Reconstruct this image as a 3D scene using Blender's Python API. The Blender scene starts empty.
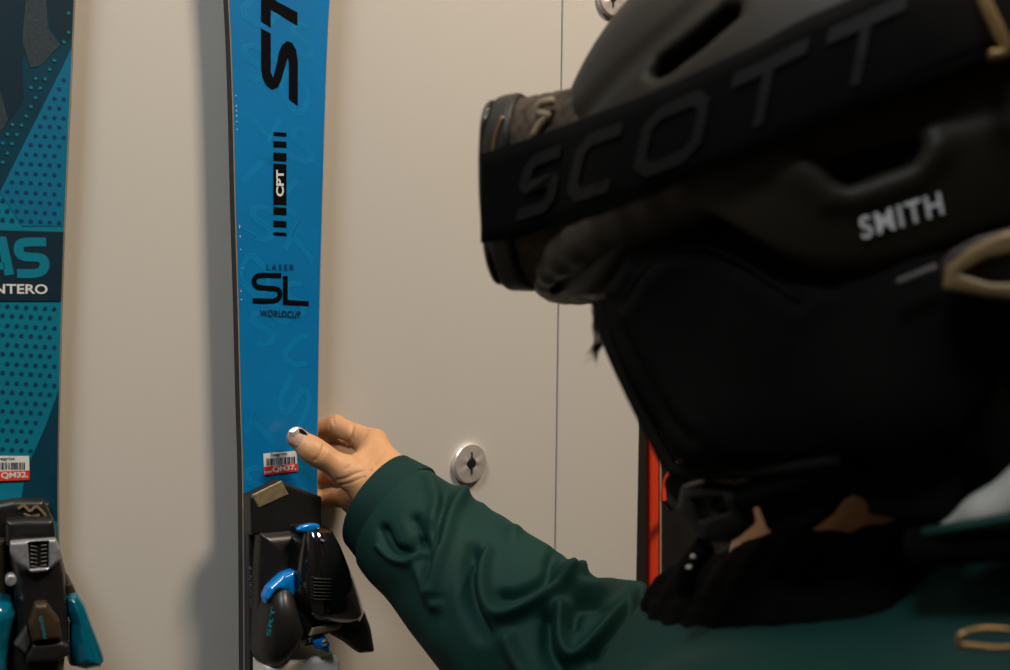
import bpy, bmesh, math, random
import numpy as np
from mathutils import Vector, Matrix

random.seed(7); rng = np.random.default_rng(7)
SC = bpy.context.scene
COL = SC.collection

# ------------------------------------------------------------------ camera
F = 982.0
PITCH, ROLL = math.radians(3.0), math.radians(0.6)
CAM = np.array([0, 0, 1.5])
_f = np.array([0, math.cos(PITCH), -math.sin(PITCH)])
_r = np.array([1.0, 0, 0]); _u = np.cross(_r, _f)
RC = _r*math.cos(ROLL) + _u*math.sin(ROLL)
UC = _u*math.cos(ROLL) - _r*math.sin(ROLL)
cd = bpy.data.cameras.new('camera'); cam = bpy.data.objects.new('camera', cd); COL.objects.link(cam)
m = Matrix.Identity(4)
for i in range(3):
    m[i][0] = RC[i]; m[i][1] = UC[i]; m[i][2] = -_f[i]; m[i][3] = CAM[i]
cam.matrix_world = m
cd.sensor_width = 36; cd.lens = F*36/1010
cd.clip_start = 0.01
cd.dof.use_dof = True; cd.dof.focus_distance = 0.81; cd.dof.aperture_fstop = 7.0
SC.camera = cam
# ------------------------------------------------------------------ world, lights, exposure
SC.view_settings.view_transform = 'Standard'; SC.view_settings.look = 'None'
SC.view_settings.gamma = 1; SC.view_settings.use_curve_mapping = False
SC.view_settings.exposure = -0.07
w = bpy.data.worlds.new('world'); SC.world = w; w.use_nodes = True
w.node_tree.nodes['Background'].inputs[0].default_value = (1, .85, .65, 1)
w.node_tree.nodes['Background'].inputs[1].default_value = 0.004
SC.cycles.use_denoising = True
def area(name, loc, target, sx, sy, power, col):
    l = bpy.data.lights.new(name, 'AREA'); l.shape = 'RECTANGLE'; l.size = sx; l.size_y = sy
    l.energy = power; l.color = col
    o = bpy.data.objects.new(name, l); COL.objects.link(o); o.location = loc
    o.rotation_euler = (Vector(target)-Vector(loc)).to_track_quat('-Z', 'Y').to_euler()
    return o
area('ceiling_panel_light', (1.08, .32, 3.22), (.0, .88, 1.4), .45, .45, 52, (1, .84, .66))
area('ceiling_panel_light', (-.45, -.55, 3.22), (-.2, .8, 1.4), .5, .5, 34, (.80, .90, 1))
area('ceiling_panel_light', (-.62, .30, 3.22), (-.15, .8, 1.3), .5, .4, 9, (1, .86, .70))

# ------------------------------------------------------------------ maths helpers
def A(*v): return np.array(v, float)
def P(px, py, d): return CAM + d*((px-505)/F*RC - (py-335)/F*UC + _f)
def ray(px, py):
    return (px-505)/F*RC - (py-335)/F*UC + _f
class Frame:
    def __init__(s, o, x, y, n): s.o, s.x, s.y, s.n = [np.asarray(v, float) for v in (o, x, y, n)]
    def on(s, px, py, h=0.):
        d = ray(px, py); t = np.dot(s.o + s.n*h - CAM, s.n)/np.dot(d, s.n)
        q = CAM + d*t - s.o
        return (float(q@s.x), float(q@s.y))
    def w(s, a, b, h=0.): return s.o + s.x*a + s.y*b + s.n*h
    def loc(s, p): q = np.asarray(p)-s.o; return A(q@s.x, q@s.y, q@s.n)
Z = A(0, 0, 1)
def vframe(o, deg):
    t = math.radians(deg); return Frame(o, (math.cos(t), math.sin(t), 0), Z, (math.sin(t), -math.cos(t), 0))

# ------------------------------------------------------------------ materials
MATS = {}
def mat(name, col, rough=.5, metal=0., bump=0., bscale=200., var=0., vscale=30., coat=0., sheen=0., spec=.5, sss=0., emit=None, col2=None):
    if name in MATS: return MATS[name]
    M = bpy.data.materials.new(name); M.use_nodes = True; nt = M.node_tree; b = nt.nodes['Principled BSDF']
    b.inputs['Base Color'].default_value = (*col, 1); b.inputs['Roughness'].default_value = rough
    b.inputs['Metallic'].default_value = metal; b.inputs['Coat Weight'].default_value = coat
    b.inputs['Coat Roughness'].default_value = .08
    b.inputs['Sheen Weight'].default_value = sheen; b.inputs['Specular IOR Level'].default_value = spec
    if sss:
        b.inputs['Subsurface Weight'].default_value = sss
        b.inputs['Subsurface Radius'].default_value = (.008, .003, .0015)
        b.inputs['Subsurface Scale'].default_value = 1.0
    tc = nt.nodes.new('ShaderNodeTexCoord')
    if var or col2:
        n = nt.nodes.new('ShaderNodeTexNoise'); n.inputs['Scale'].default_value = vscale; n.inputs['Detail'].default_value = 4
        nt.links.new(tc.outputs['Object'], n.inputs['Vector'])
        r = nt.nodes.new('ShaderNodeValToRGB'); c2 = col2 or tuple(c*(1-var) for c in col)
        r.color_ramp.elements[0].position = .35; r.color_ramp.elements[1].position = .65
        r.color_ramp.elements[0].color = (*c2, 1); r.color_ramp.elements[1].color = (*col, 1)
        nt.links.new(n.outputs['Fac'], r.inputs[0]); nt.links.new(r.outputs[0], b.inputs['Base Color'])
    if bump:
        n = nt.nodes.new('ShaderNodeTexNoise'); n.inputs['Scale'].default_value = bscale; n.inputs['Detail'].default_value = 3
        nt.links.new(tc.outputs['Object'], n.inputs['Vector'])
        bp = nt.nodes.new('ShaderNodeBump'); bp.inputs['Strength'].default_value = bump; bp.inputs['Distance'].default_value = .001
        nt.links.new(n.outputs['Fac'], bp.inputs['Height']); nt.links.new(bp.outputs[0], b.inputs['Normal'])
    MATS[name] = M; return M

m_wall = mat('painted_panel', (.60, .555, .49), .55, bump=.08, bscale=60, var=.03, vscale=3)
m_gap = mat('panel_gap', (.40, .28, .15), .8)
m_room = mat('room_wall', (.16, .14, .12), .9, var=.1, vscale=2)
m_floor = mat('floor_boards', (.06, .04, .025), .6, var=.3, vscale=6)
m_ceil = mat('ceiling_paint', (.35, .33, .30), .9, var=.05, vscale=3)
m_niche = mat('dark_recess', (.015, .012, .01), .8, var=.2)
m_blue = mat('blue_topsheet', (.0, .19, .47), .33, var=.12, vscale=9, coat=.25)
m_blue2 = mat('blue_print', (.002, .245, .52), .33, coat=.25)
m_black = mat('black_plastic', (.012, .011, .010), .38, bump=.05)
m_blackg = mat('gloss_black_plastic', (.006, .006, .006), .08, coat=1)
m_print = mat('black_print', (.002, .002, .003), .7, spec=.06)
m_print2 = mat('navy_print', (.003, .03, .07), .4)
m_tan = mat('tan_edge', (.40, .27, .17), .5)
m_white = mat('white_print', (.72, .70, .66), .5)
m_label = mat('label_paper', (.75, .72, .68), .6)
m_red = mat('label_red', (.75, .035, .02), .55)
m_khaki = mat('khaki_metal', (.30, .235, .12), .45, metal=.3, bump=.2, bscale=500, var=.3, vscale=200)
m_teal = mat('teal_topsheet', (.0, .19, .27), .4, var=.15, vscale=8, coat=.1)
m_tealb = mat('teal_blue_print', (.0, .145, .26), .4, var=.1, vscale=8, coat=.1)
m_teald = mat('dark_teal_print', (.0, .045, .075), .4, var=.25, vscale=30, coat=.1)
m_navy = mat('deep_navy_print', (.004, .022, .036), .4, coat=.1)
m_glit = mat('grey_glitter_print', (.035, .055, .06), .45, var=.5, vscale=900)
m_dotd = mat('dark_dot', (.0, .035, .10), .45)
m_dotl = mat('teal_dot', (.0, .16, .19), .45)
m_tealp = mat('gloss_teal_plastic', (.0, .105, .16), .12, coat=1)
m_bluep = mat('gloss_blue_plastic', (.0, .17, .52), .18, coat=.6)
m_steel = mat('brushed_steel', (.55, .53, .50), .28, metal=1, bump=.1)
m_silver = mat('silver_paint', (.42, .42, .43), .35, metal=.5, var=.3, vscale=300)
m_brown = mat('bronze_plastic', (.055, .035, .018), .4, metal=.3)
m_skin = mat('skin', (.64, .325, .15), .5, bump=.18, bscale=260, var=.13, vscale=45, sss=.12)
m_nail = mat('nail_polish', (.62, .40, .30), .15, coat=1, col2=(.50, .30, .22), vscale=500)
m_helmet = mat('matte_helmet', (.0155, .0116, .0062), .55, bump=.08, bscale=700, spec=.2)
m_liner = mat('black_liner', (.004, .004, .004), .9)
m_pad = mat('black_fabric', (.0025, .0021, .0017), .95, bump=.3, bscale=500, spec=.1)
m_seam = mat('seam_fabric', (.005, .0044, .0035), .9, spec=.1)
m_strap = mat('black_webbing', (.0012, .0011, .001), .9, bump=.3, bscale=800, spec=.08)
m_emb = mat('grey_embroidery', (.0042, .0042, .0040), .7, spec=.15)
m_frame = mat('goggle_frame', (.014, .011, .008), .5, spec=.3)
m_lens = mat('mirror_lens', (.02, .017, .013), .15, metal=.3)
m_foam = mat('brown_foam', (.06, .04, .024), .95, bump=.6, bscale=250, var=.5, vscale=150)
m_gold = mat('gold_metal', (.22, .14, .055), .35, metal=.7)
m_jacket = mat('green_jacket', (.0028, .031, .024), .7, bump=.18, bscale=900, var=.15, vscale=20, spec=.2)
m_jack2 = mat('green_jacket_cuff', (.0022, .025, .020), .75, bump=.18, bscale=900, spec=.22)
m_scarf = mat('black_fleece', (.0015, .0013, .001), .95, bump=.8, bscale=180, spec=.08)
m_hair = mat('dark_hair', (.003, .002, .0015), .7, spec=.15)
m_orange = mat('orange_topsheet', (.80, .05, .015), .35, coat=.3)
m_trouser = mat('dark_trousers', (.02, .02, .02), .9)

# ------------------------------------------------------------------ object helpers
def link(name, me, mtl, parent=None):
    o = bpy.data.objects.new(name, me); COL.objects.link(o)
    for q in (mtl if isinstance(mtl, (list, tuple)) else [mtl]): me.materials.append(q)
    if parent is not None:
        o.parent = parent; o.matrix_parent_inverse = parent.matrix_world.inverted()
    return o
def pyd(name, V, Fc, mtl, parent=None, smooth=False, mi=None):
    me = bpy.data.meshes.new(name); me.from_pydata([tuple(map(float, v)) for v in V], [], [tuple(map(int, f)) for f in Fc])
    me.update()
    if smooth: me.shade_smooth()
    o = link(name, me, mtl, parent)
    if mi is not None: me.polygons.foreach_set('material_index', np.array(mi, np.int32))
    return o
def thing(name, loc, label, cat, group=None):
    o = bpy.data.objects.new(name, None); COL.objects.link(o); o.empty_display_size = .05
    o.location = tuple(loc); o['label'] = label; o['category'] = cat
    if group: o['group'] = group
    bpy.context.view_layer.update()
    return o
def struct(o): o['kind'] = 'structure'; return o
def bevel(o, wd, seg=3, ang=30):
    b = o.modifiers.new('bevel', 'BEVEL'); b.width = wd; b.segments = seg; b.limit_method = 'ANGLE'; b.angle_limit = math.radians(ang)
    b.harden_normals = False
    return o

# ---- surface nets on a numpy field
def snets(field, org, vox):
    s = field < 0
    nx, ny, nz = field.shape
    cr = np.zeros((nx-1, ny-1, nz-1), bool)
    c0 = s[:-1, :-1, :-1]
    for dx in (0, 1):
        for dy in (0, 1):
            for dz in (0, 1):
                cr |= s[dx:nx-1+dx, dy:ny-1+dy, dz:nz-1+dz] != c0
    idx = np.argwhere(cr)
    vid = -np.ones(cr.shape, np.int64); vid[tuple(idx.T)] = np.arange(len(idx))
    acc = np.zeros((len(idx), 3)); cnt = np.zeros(len(idx))
    corners = [(a, b, c) for a in (0, 1) for b in (0, 1) for c in (0, 1)]
    for a in corners:
        for ax in range(3):
            if a[ax] == 0:
                b = list(a); b[ax] = 1
                i0 = idx + np.array(a); i1 = idx + np.array(b)
                f0 = field[tuple(i0.T)]; f1 = field[tuple(i1.T)]
                mk = (f0 < 0) != (f1 < 0)
                t = np.where(mk, f0/np.where(mk, f0-f1, 1), 0)
                p = np.tile(np.array(a, float), (len(idx), 1)); p[:, ax] += t
                acc[mk] += p[mk]; cnt[mk] += 1
    V = np.array(org) + (idx + acc/cnt[:, None])*vox
    quads = []
    for ax in range(3):
        o1, o2 = [(1, 2), (2, 0), (0, 1)][ax]
        sl0 = [slice(None)]*3; sl1 = [slice(None)]*3
        sl0[ax] = slice(0, -1); sl1[ax] = slice(1, None)
        e = s[tuple(sl0)] != s[tuple(sl1)]
        ii = np.argwhere(e)
        ok = (ii[:, o1] > 0) & (ii[:, o2] > 0) & (ii[:, o1] < field.shape[o1]-1) & (ii[:, o2] < field.shape[o2]-1)
        ii = ii[ok]
        if not len(ii): continue
        d1 = np.zeros(3, int); d1[o1] = 1; d2 = np.zeros(3, int); d2[o2] = 1
        q = np.stack([vid[tuple((ii-d1-d2).T)], vid[tuple((ii-d2).T)], vid[tuple(ii.T)], vid[tuple((ii-d1).T)]], 1)
        flip = ~s[tuple(ii.T)]
        q[flip] = q[flip][:, ::-1]
        quads.append(q)
    return V, np.concatenate(quads)
def netmesh(name, V, Q, mtl, parent=None):
    me = bpy.data.meshes.new(name)
    me.vertices.add(len(V)); me.vertices.foreach_set('co', V.astype(np.float32).ravel())
    me.loops.add(len(Q)*4); me.loops.foreach_set('vertex_index', Q.astype(np.int32).ravel())
    me.polygons.add(len(Q)); me.polygons.foreach_set('loop_start', (np.arange(len(Q))*4).astype(np.int32))
    me.update(calc_edges=True); me.validate(); me.shade_smooth()
    return link(name, me, mtl, parent) if mtl is not None else me
def sdf(fn, lo, hi, vox, frame=None):
    """fn(X,Y,Z) -> distance; lo/hi bounds; frame: Frame mapping local to world"""
    lo = np.array(lo); hi = np.array(hi); n = np.ceil((hi-lo)/vox).astype(int)+2
    g = [(lo[i] + np.arange(n[i])*vox).astype(np.float32) for i in range(3)]
    X, Y, Zz = np.meshgrid(*g, indexing='ij')
    V, Q = snets(fn(X, Y, Zz), lo, vox)
    if frame is not None: V = frame.o + V[:, :1]*frame.x + V[:, 1:2]*frame.y + V[:, 2:]*frame.n
    return V, Q
def smin(a, b, k):
    h = np.maximum(k-np.abs(a-b), 0)/k; return np.minimum(a, b)-h*h*k*.25
def smax(a, b, k): return -smin(-a, -b, k)
def cap(X, Y, Zz, a, b, ra, rb):
    a = np.asarray(a); b = np.asarray(b); d = b-a; L = float(d@d)+1e-12
    t = np.clip(((X-a[0])*d[0]+(Y-a[1])*d[1]+(Zz-a[2])*d[2])/L, 0, 1)
    return np.sqrt((X-a[0]-t*d[0])**2+(Y-a[1]-t*d[1])**2+(Zz-a[2]-t*d[2])**2) - (ra+(rb-ra)*t)
def chain(X, Y, Zz, pts, k):
    D = None
    for (a, ra), (b, rb) in zip(pts[:-1], pts[1:]):
        c = cap(X, Y, Zz, a, b, ra, rb); D = c if D is None else smin(D, c, k)
    return D
def ell(X, Y, Zz, c, r):
    x, y, z = (X-c[0])/r[0], (Y-c[1])/r[1], (Zz-c[2])/r[2]
    k0 = np.sqrt(x*x+y*y+z*z)+1e-9
    k1 = np.sqrt((x/r[0])**2+(y/r[1])**2+(z/r[2])**2)+1e-9
    return k0*(k0-1)/k1
def poly2(X, Y, pts):
    """signed distance to a 2D polygon on 2D arrays"""
    d = np.full(X.shape, 1e9); s = np.ones(X.shape)
    n = len(pts)
    for i in range(n):
        a = pts[i]; b = pts[i-1]
        ex, ey = b[0]-a[0], b[1]-a[1]; wx, wy = X-a[0], Y-a[1]
        t = np.clip((wx*ex+wy*ey)/(ex*ex+ey*ey+1e-15), 0, 1)
        d = np.minimum(d, (wx-ex*t)**2+(wy-ey*t)**2)
        c1 = Y >= a[1]; c2 = Y < b[1]; c3 = ex*wy > ey*wx
        fl = (c1 & c2 & c3) | (~c1 & ~c2 & ~c3)
        s = np.where(fl, -s, s)
    return s*np.sqrt(d)
def block(name, fr, poly, h0, h1, r, mtl, parent, vox=.0008, dome=0., slope=None, cuts=()):
    """rounded solid: polygon (frame coords) from height h0 to h1, edges rounded r; dome lifts the middle; slope(x,y)->height offset; cuts = [(poly,depth)]"""
    pl = np.array(poly); lo = np.r_[pl.min(0)-.003, h0-.003]; hi = np.r_[pl.max(0)+.003, h1+dome+.004]
    def fn(X, Y, H):
        x2, y2 = X[:, :, 0], Y[:, :, 0]
        d2 = poly2(x2, y2, poly)[:, :, None]
        top = h1
        if slope is not None: top = h1 + slope(x2, y2)[:, :, None]
        if dome: top = top + dome*np.clip(-d2/(.45*min(np.ptp(pl[:, 0]), np.ptp(pl[:, 1]))), 0, 1)**.6
        D = smax(d2, np.maximum(H-top, h0-H), max(r, 1e-4)*1.8)
        for cp, dep in cuts:
            dc = np.maximum(poly2(x2, y2, cp)[:, :, None], (top-dep)-H)
            D = smax(D, -dc, .0015)
        return D
    if slope is not None: hi[2] += .03
    V, Q = sdf(fn, lo, hi, vox, fr)
    return netmesh(name, V, Q, mtl, parent)

def project(W):
    q = W-CAM; d = q@_f; return 505+F*(q@RC)/d, 335-F*(q@UC)/d
def folded(V, Q, folds, sc, silh):
    me = netmesh('tmp', V, Q, None); n = np.zeros(len(V)*3, np.float32); me.vertices.foreach_get('normal', n) if False else me.vertex_normals.foreach_get('vector', n)
    n = n.reshape(-1, 3).astype(float); bpy.data.meshes.remove(me)
    px, py = project(V); view = V-CAM; view /= np.linalg.norm(view, axis=1)[:, None]
    facing = np.clip(-(n*view).sum(1)+.25, 0, 1)
    disp = np.zeros(len(V))
    for pts, amp, wd in folds:
        p = smoothpath(pts, 4); g = np.full(len(V), 1e9)
        for a, b in zip(p[:-1], p[1:]):
            e = b-a; t = np.clip(((px-a[0])*e[0]+(py-a[1])*e[1])/(e@e), 0, 1); g = np.minimum(g, np.hypot(px-a[0]-t*e[0], py-a[1]-t*e[1]))
        disp += amp*.001*sc*np.exp(-(g/wd)**2)
    for (a, b), amp, wd in silh: disp += amp*.001*np.exp(-((px-a)**2+(py-b)**2)/wd**2)
    disp *= np.clip(facing*1.6, 0, 1)
    return V+n*disp[:, None]

# ---- flat printed shapes
def tri_fill(poly):
    from mathutils.geometry import tessellate_polygon
    return tessellate_polygon([[Vector((p[0], p[1], 0)) for p in poly]])
def decal(name, fr, polys, h, mtl, parent, th=.00025):
    """thin printed shapes lying on a frame at height h"""
    V = []; Fc = []
    for poly in polys:
        b = len(V); n = len(poly)
        for hh in (h, h+th):
            V += [fr.w(p[0], p[1], hh) for p in poly]
        a2 = sum(poly[i-1][0]*poly[i][1]-poly[i][0]*poly[i-1][1] for i in range(n))
        for t in tri_fill(poly):
            a, c, d = t
            cr = (poly[c][0]-poly[a][0])*(poly[d][1]-poly[a][1])-(poly[c][1]-poly[a][1])*(poly[d][0]-poly[a][0])
            if cr < 0: t = (a, d, c)
            Fc.append([b+n+i for i in t])
        for i in range(n):
            j = (i+1) % n
            q = [b+i, b+j, b+n+j, b+n+i]
            Fc.append(q if a2 > 0 else q[::-1])
    return pyd(name, V, Fc, mtl, parent)
def stroke(pts, wd, closed=False):
    """list of quads for a polyline of width wd with mitred joins"""
    pts = [np.array(p, float) for p in pts]; n = len(pts); L = []; R = []
    for i in range(n):
        if closed: a, b = pts[i-1], pts[(i+1) % n]
        else: a, b = pts[max(i-1, 0)], pts[min(i+1, n-1)]
        d1 = pts[i]-a if (i > 0 or closed) else b-pts[i]; d2 = b-pts[i] if (i < n-1 or closed) else pts[i]-a
        d1 = d1/(np.linalg.norm(d1)+1e-12); d2 = d2/(np.linalg.norm(d2)+1e-12)
        t = d1+d2; t /= (np.linalg.norm(t)+1e-12); nn = np.array([-t[1], t[0]])
        k = wd/2/max(.5, nn@np.array([-d1[1], d1[0]]))
        L.append(pts[i]+nn*k); R.append(pts[i]-nn*k)
    out = []
    for i in range(n if closed else n-1):
        j = (i+1) % n
        out.append([tuple(R[i]), tuple(R[j]), tuple(L[j]), tuple(L[i])])
    return out
def smoothpath(pts, n=8):
    """Catmull-Rom through points"""
    p = [np.array(q, float) for q in pts]; p = [2*p[0]-p[1]]+p+[2*p[-1]-p[-2]]; out = []
    for i in range(1, len(p)-2):
        for k in range(n):
            t = k/n
            out.append(.5*((2*p[i])+(-p[i-1]+p[i+1])*t+(2*p[i-1]-5*p[i]+4*p[i+1]-p[i+2])*t*t+(-p[i-1]+3*p[i]-3*p[i+1]+p[i+2])*t**3))
    out.append(p[-2]); return out
def text_tris(s, bold=0., spacing=1.):
    cu = bpy.data.curves.new('t', 'FONT'); cu.body = s; cu.size = 1; cu.offset = bold; cu.space_character = spacing
    o = bpy.data.objects.new('t', cu); COL.objects.link(o); bpy.context.view_layer.update()
    dg = bpy.context.evaluated_depsgraph_get(); me = bpy.data.meshes.new_from_object(o.evaluated_get(dg))
    V = np.array([v.co[:2] for v in me.vertices]); T = [list(p.vertices) for p in me.polygons]
    bpy.data.objects.remove(o); bpy.data.curves.remove(cu); bpy.data.meshes.remove(me)
    V = (V-V.min(0))/np.ptp(V, axis=0)
    return V, T
def text_on(name, s, mapper, mtl, parent, bold=.02, spacing=1., th=.0003, nrm=None, italic=0.):
    """mapper(u,v)->world point for u,v in 0..1"""
    V, T = text_tris(s, bold, spacing)
    W = [mapper(a+italic*b, b) for a, b in V]
    n = len(W); Fc = []
    nv = np.asarray(nrm)
    for t in T:
        c = np.cross(W[t[1]]-W[t[0]], W[t[2]]-W[t[0]])
        Fc.append(t if c@nv > 0 else t[::-1])
    W2 = [p+nv*th for p in W]
    return pyd(name, W2, Fc, mtl, parent)
def quadmap(fr, p00, p10, p01, h):
    """corner pixels -> affine in-plane mapping"""
    a = np.array(fr.on(*p00, h)); b = np.array(fr.on(*p10, h)); c = np.array(fr.on(*p01, h))
    return lambda u, v: fr.w(*(a+(b-a)*u+(c-a)*v), h)

# ================================================================== SETTING
THETA = 38
S1 = vframe(P(279, 335, .80), THETA)                       # blue ski front plane
WALL = vframe(S1.w(0, 0, -.0265), THETA)                    # wall panel plane
def wall_box(name, a0, a1, z0, z1, h0, h1, mtl, bev=.0015):
    V = [WALL.o*0 + WALL.o + WALL.x*a + WALL.n*h + Z*(z-WALL.o[2]) for z in (z0, z1) for a, h in ((a0, h0), (a1, h0), (a1, h1), (a0, h1))]
    o = pyd(name, V, [(0, 1, 2, 3)[::-1], (4, 5, 6, 7), (0, 1, 5, 4), (1, 2, 6, 5), (2, 3, 7, 6), (3, 0, 4, 7)], mtl)
    bm = bmesh.new(); bm.from_mesh(o.data); bmesh.ops.recalc_face_normals(bm, faces=bm.faces); bm.to_mesh(o.data); bm.free()
    if bev: bevel(o, bev, 2)
    return struct(o)
sx = WALL.on(556.5, 480)[0]; ex = WALL.on(638, 500)[0]
wall_box('wall_back', -2.2, sx-.0010, 0, 3.3, -.02, 0, m_wall, .0012)
wall_box('wall_back.001', sx+.0010, ex, 0, 3.3, -.02, 0, m_wall, .0012)
wall_box('trim_1', sx-.01, sx+.01, 0, 3.3, -.035, -.0201, m_gap, 0)
wall_box('trim_2', ex+.0003, ex+.006, 0, 3.3, -.03, -.006, mat('grey_profile', (.22, .19, .15), .5), .001)
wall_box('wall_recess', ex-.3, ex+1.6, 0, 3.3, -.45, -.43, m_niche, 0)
wall_box('wall_right', 1.62, 1.66, 0, 3.3, -.43, 3.6, m_room, 0)
wall_box('wall_left', -2.24, -2.2, 0, 3.3, -.43, 3.6, m_room, 0)
wall_box('wall_front', -2.24, 1.66, 0, 3.3, 3.6, 3.64, m_room, 0)
wall_box('floor', -2.24, 1.66, -.04, 0, -.45, 3.64, m_floor, 0)
wall_box('ceiling', -2.24, 1.66, 3.3, 3.34, -.45, 3.64, m_ceil, 0)

# ================================================================== CHROME KNOBS
def rosette(px, py, label):
    a, b = WALL.on(px, py, .006)
    fr = Frame(WALL.w(a, b, 0), WALL.x, WALL.y, WALL.n)
    t = thing('wall_lock_rosette', fr.o, label, 'wall fitting', 'metal rosettes on the wall')
    R = .0195; prof = [(R, 0), (R, .004), (R-.0012, .0055), (.0055, .0062), (.005, .0052)]
    n = 96; V = []; Fc = []
    for r, h in prof:
        for i in range(n):
            an = 2*math.pi*i/n; V.append(fr.w(r*math.cos(an), r*math.sin(an), h))
    for k in range(len(prof)-1):
        for i in range(n):
            j = (i+1) % n; Fc.append([k*n+i, k*n+j, (k+1)*n+j, (k+1)*n+i])
    o = pyd('disc', V, Fc, [mat('turned_steel', (.80, .72, .66), .35, metal=.6)], t)
    # turned finish: anisotropic-like radial facets
    bm = bmesh.new(); bm.from_mesh(o.data)
    bm.verts.ensure_lookup_table()
    for i in range(n):
        v = bm.verts[3*n+i]; v.co += Vector(fr.n)*(+.0004*math.sin(i*2*math.pi/n*5+.8))
    bm.to_mesh(o.data); bm.free()
    bl = [(.0052*math.cos(2*math.pi*i/24), .0052*math.sin(2*math.pi*i/24)) for i in range(24)]
    block('key_barrel', fr, bl, .001, .0068, .0004, m_black, t, vox=.0005)
    decal('slot', fr, [[(-.0009, .004), (.0009, .004), (.0007, .0115), (-.0007, .0115)], [(-.0009, -.004), (-.0007, -.0105), (.0007, -.0105), (.0009, -.004)]], .0066, m_black, t, .0003)
    return t
rosette(471.5, 463.5, 'round turned-metal rosette with a dark centre on the wall between hand and helmet')
rosette(613, -3, 'round metal rosette cut by the top photo edge above the helmet')

# ================================================================== BLUE SKI
def ski_body(fr, name, label, prof, core, topm, edgem, zc):
    """prof: list of (y local, half width, centre x)"""
    t = thing(name, fr.w(0, zc, -.006), label, 'ski', 'skis on the wall')
    ys = np.linspace(prof[0][0], prof[-1][0], 90)
    py_ = [p[0] for p in prof]
    # smooth interpolation
    sp = smoothpath([(p[0], p[1], p[2]) for p in prof], 12); sp = np.array(sp)
    hw = np.interp(ys, sp[:, 0], sp[:, 1]); cx = np.interp(ys, sp[:, 0], sp[:, 2])
    y0, y1 = prof[0][0], prof[-1][0]
    # rounded ends
    outl = []
    def ends(y, h, c, sgn):
        k = []
        for i in range(1, 12):
            a = math.pi*i/12
            k.append((c+sgn*h*math.cos(a), y+sgn*h*(1.1 if sgn > 0 else .35)*math.sin(a)))
        return k
    right = [(c+h, y) for y, h, c in zip(ys, hw, cx)]; left = [(c-h, y) for y, h, c in zip(ys, hw, cx)]
    outline = right + ends(y1, hw[-1], cx[-1], 1) + left[::-1] + ends(y0, hw[0], cx[0], -1)
    def lift(y):  # tip curves away from the base, towards the front
        return max(0, (y-(y1-.12)))**2*1.6
    def slab(nm, inset, h0, h1, mtl):
        n = len(outline); V = []; pts = outline
        c = np.array(outline)
        q = []
        for i in range(n):
            a = c[i-1]; b = c[(i+1) % n]; d = b-a; d = d/np.linalg.norm(d); q.append(c[i]-np.array([d[1], -d[0]])*inset)
        for hh in (h0, h1): V += [fr.w(x, y, hh+lift(y)) for x, y in q]
        m_ = len(right); e1 = n - m_*2; Fc = []
        for i in range(n): j = (i+1) % n; Fc.append([i, j, n+j, n+i])
        # faces across: pair right[i] with left mirrored
        ne = 11
        def li(i): return m_+ne+(m_-1-i)
        for i in range(m_-1):
            Fc.append([n+i, n+i+1, n+li(i+1), n+li(i)]); Fc.append([i, li(i), li(i+1), i+1])
        Fc.append([n+m_-1+k for k in range(0, ne+2)]); Fc.append([m_-1+k for k in range(0, ne+2)][::-1])
        base = [m_+ne+m_-1]+[n-ne+k for k in range(ne)]+[0]
        Fc.append([n+b for b in base]); Fc.append(base[::-1])
        return pyd(nm, V, Fc, mtl, t)
    slab('core', .0, -.0095, -.0016, core)
    slab('edge_strip', .0004, -.0016, -.0003, edgem)
    slab('topsheet', .0010, -.0003, .0, topm)
    return t
def edge_prof(fr, L, R):
    out = []
    for (xl, yl), (xr, yr) in zip(L, R):
        a = fr.on(xl, yl); b = fr.on(xr, yr); out.append(((a[1]+b[1])/2, (b[0]-a[0])/2, (a[0]+b[0])/2))
    return out[::-1]
pr = edge_prof(S1, [(227.5, 0), (232, 100), (234.5, 200), (237.5, 300), (240, 400), (242.5, 500)], [(330, 0), (326, 100), (323.2, 200), (320.6, 300), (319, 400), (318.2, 500)])
y0_, hw0, c0 = pr[0]; y5, hw5, c5 = pr[-1]
low = [(y0_-1.0, .050, c0), (y0_-.8, .047, c0), (y0_-.5, .0375, c0), (y0_-.25, .0335, c0)]
pr = low + pr + [(y5+.14, hw5+.010, c5), (y5+.28, hw5+.014, c5), (y5+.38, hw5+.010, c5)]
print('blue ski widths', [(round(a, 3), round(b*1000, 1), round(c*1000, 1)) for a, b, c in pr])
ski = ski_body(S1, 'downhill_ski', 'bright blue ski with black lettering that the hand is gripping', pr, m_black, m_blue, m_tan, -.7)
def o1(px, py): return S1.on(px, py, 0)
def sp_(pts): return [o1(*p) for p in pts]
# big vertical brand lettering (S, T of the maker's name), drawn as it stands
big = [
    sp_([(261, 28.5), (270.5, 33.5), (270.5, 72), (273, 78), (276.5, 65), (279, 52), (282, 45), (287, 41), (292, 43), (296, 50), (297.6, 62), (297.6, 105.5), (288.8, 99), (288.8, 62), (287.6, 57), (286.2, 62), (281, 80), (278, 87), (272, 89.5), (266, 85), (262.5, 78), (261, 70)]),
    sp_([(261, -14), (270.5, -9), (270.5, -2), (297.2, 12.5), (297.2, 25.5), (270.5, 9), (270.5, 27.5), (261, 21.5)]),
]
oo = [(279, -62), (290, -60), (297, -48), (297, -30), (290, -18), (279, -22), (268, -28), (261, -40), (262, -56), (268, -64)]
big2 = stroke(sp_(oo), .0075, closed=True)
decal('brand_lettering', S1, big+big2, .0002, m_print, ski)
bars = []
for y0, y1 in ((132, 135.5), (141, 147), (152.5, 160.5), (163.5, 204.5), (207, 214.5), (220.5, 226.5), (232, 235)):
    bars.append(sp_([(273.3, y0), (286.2, y0+.8), (286.2, y1+.8), (273.3, y1)]))
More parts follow.
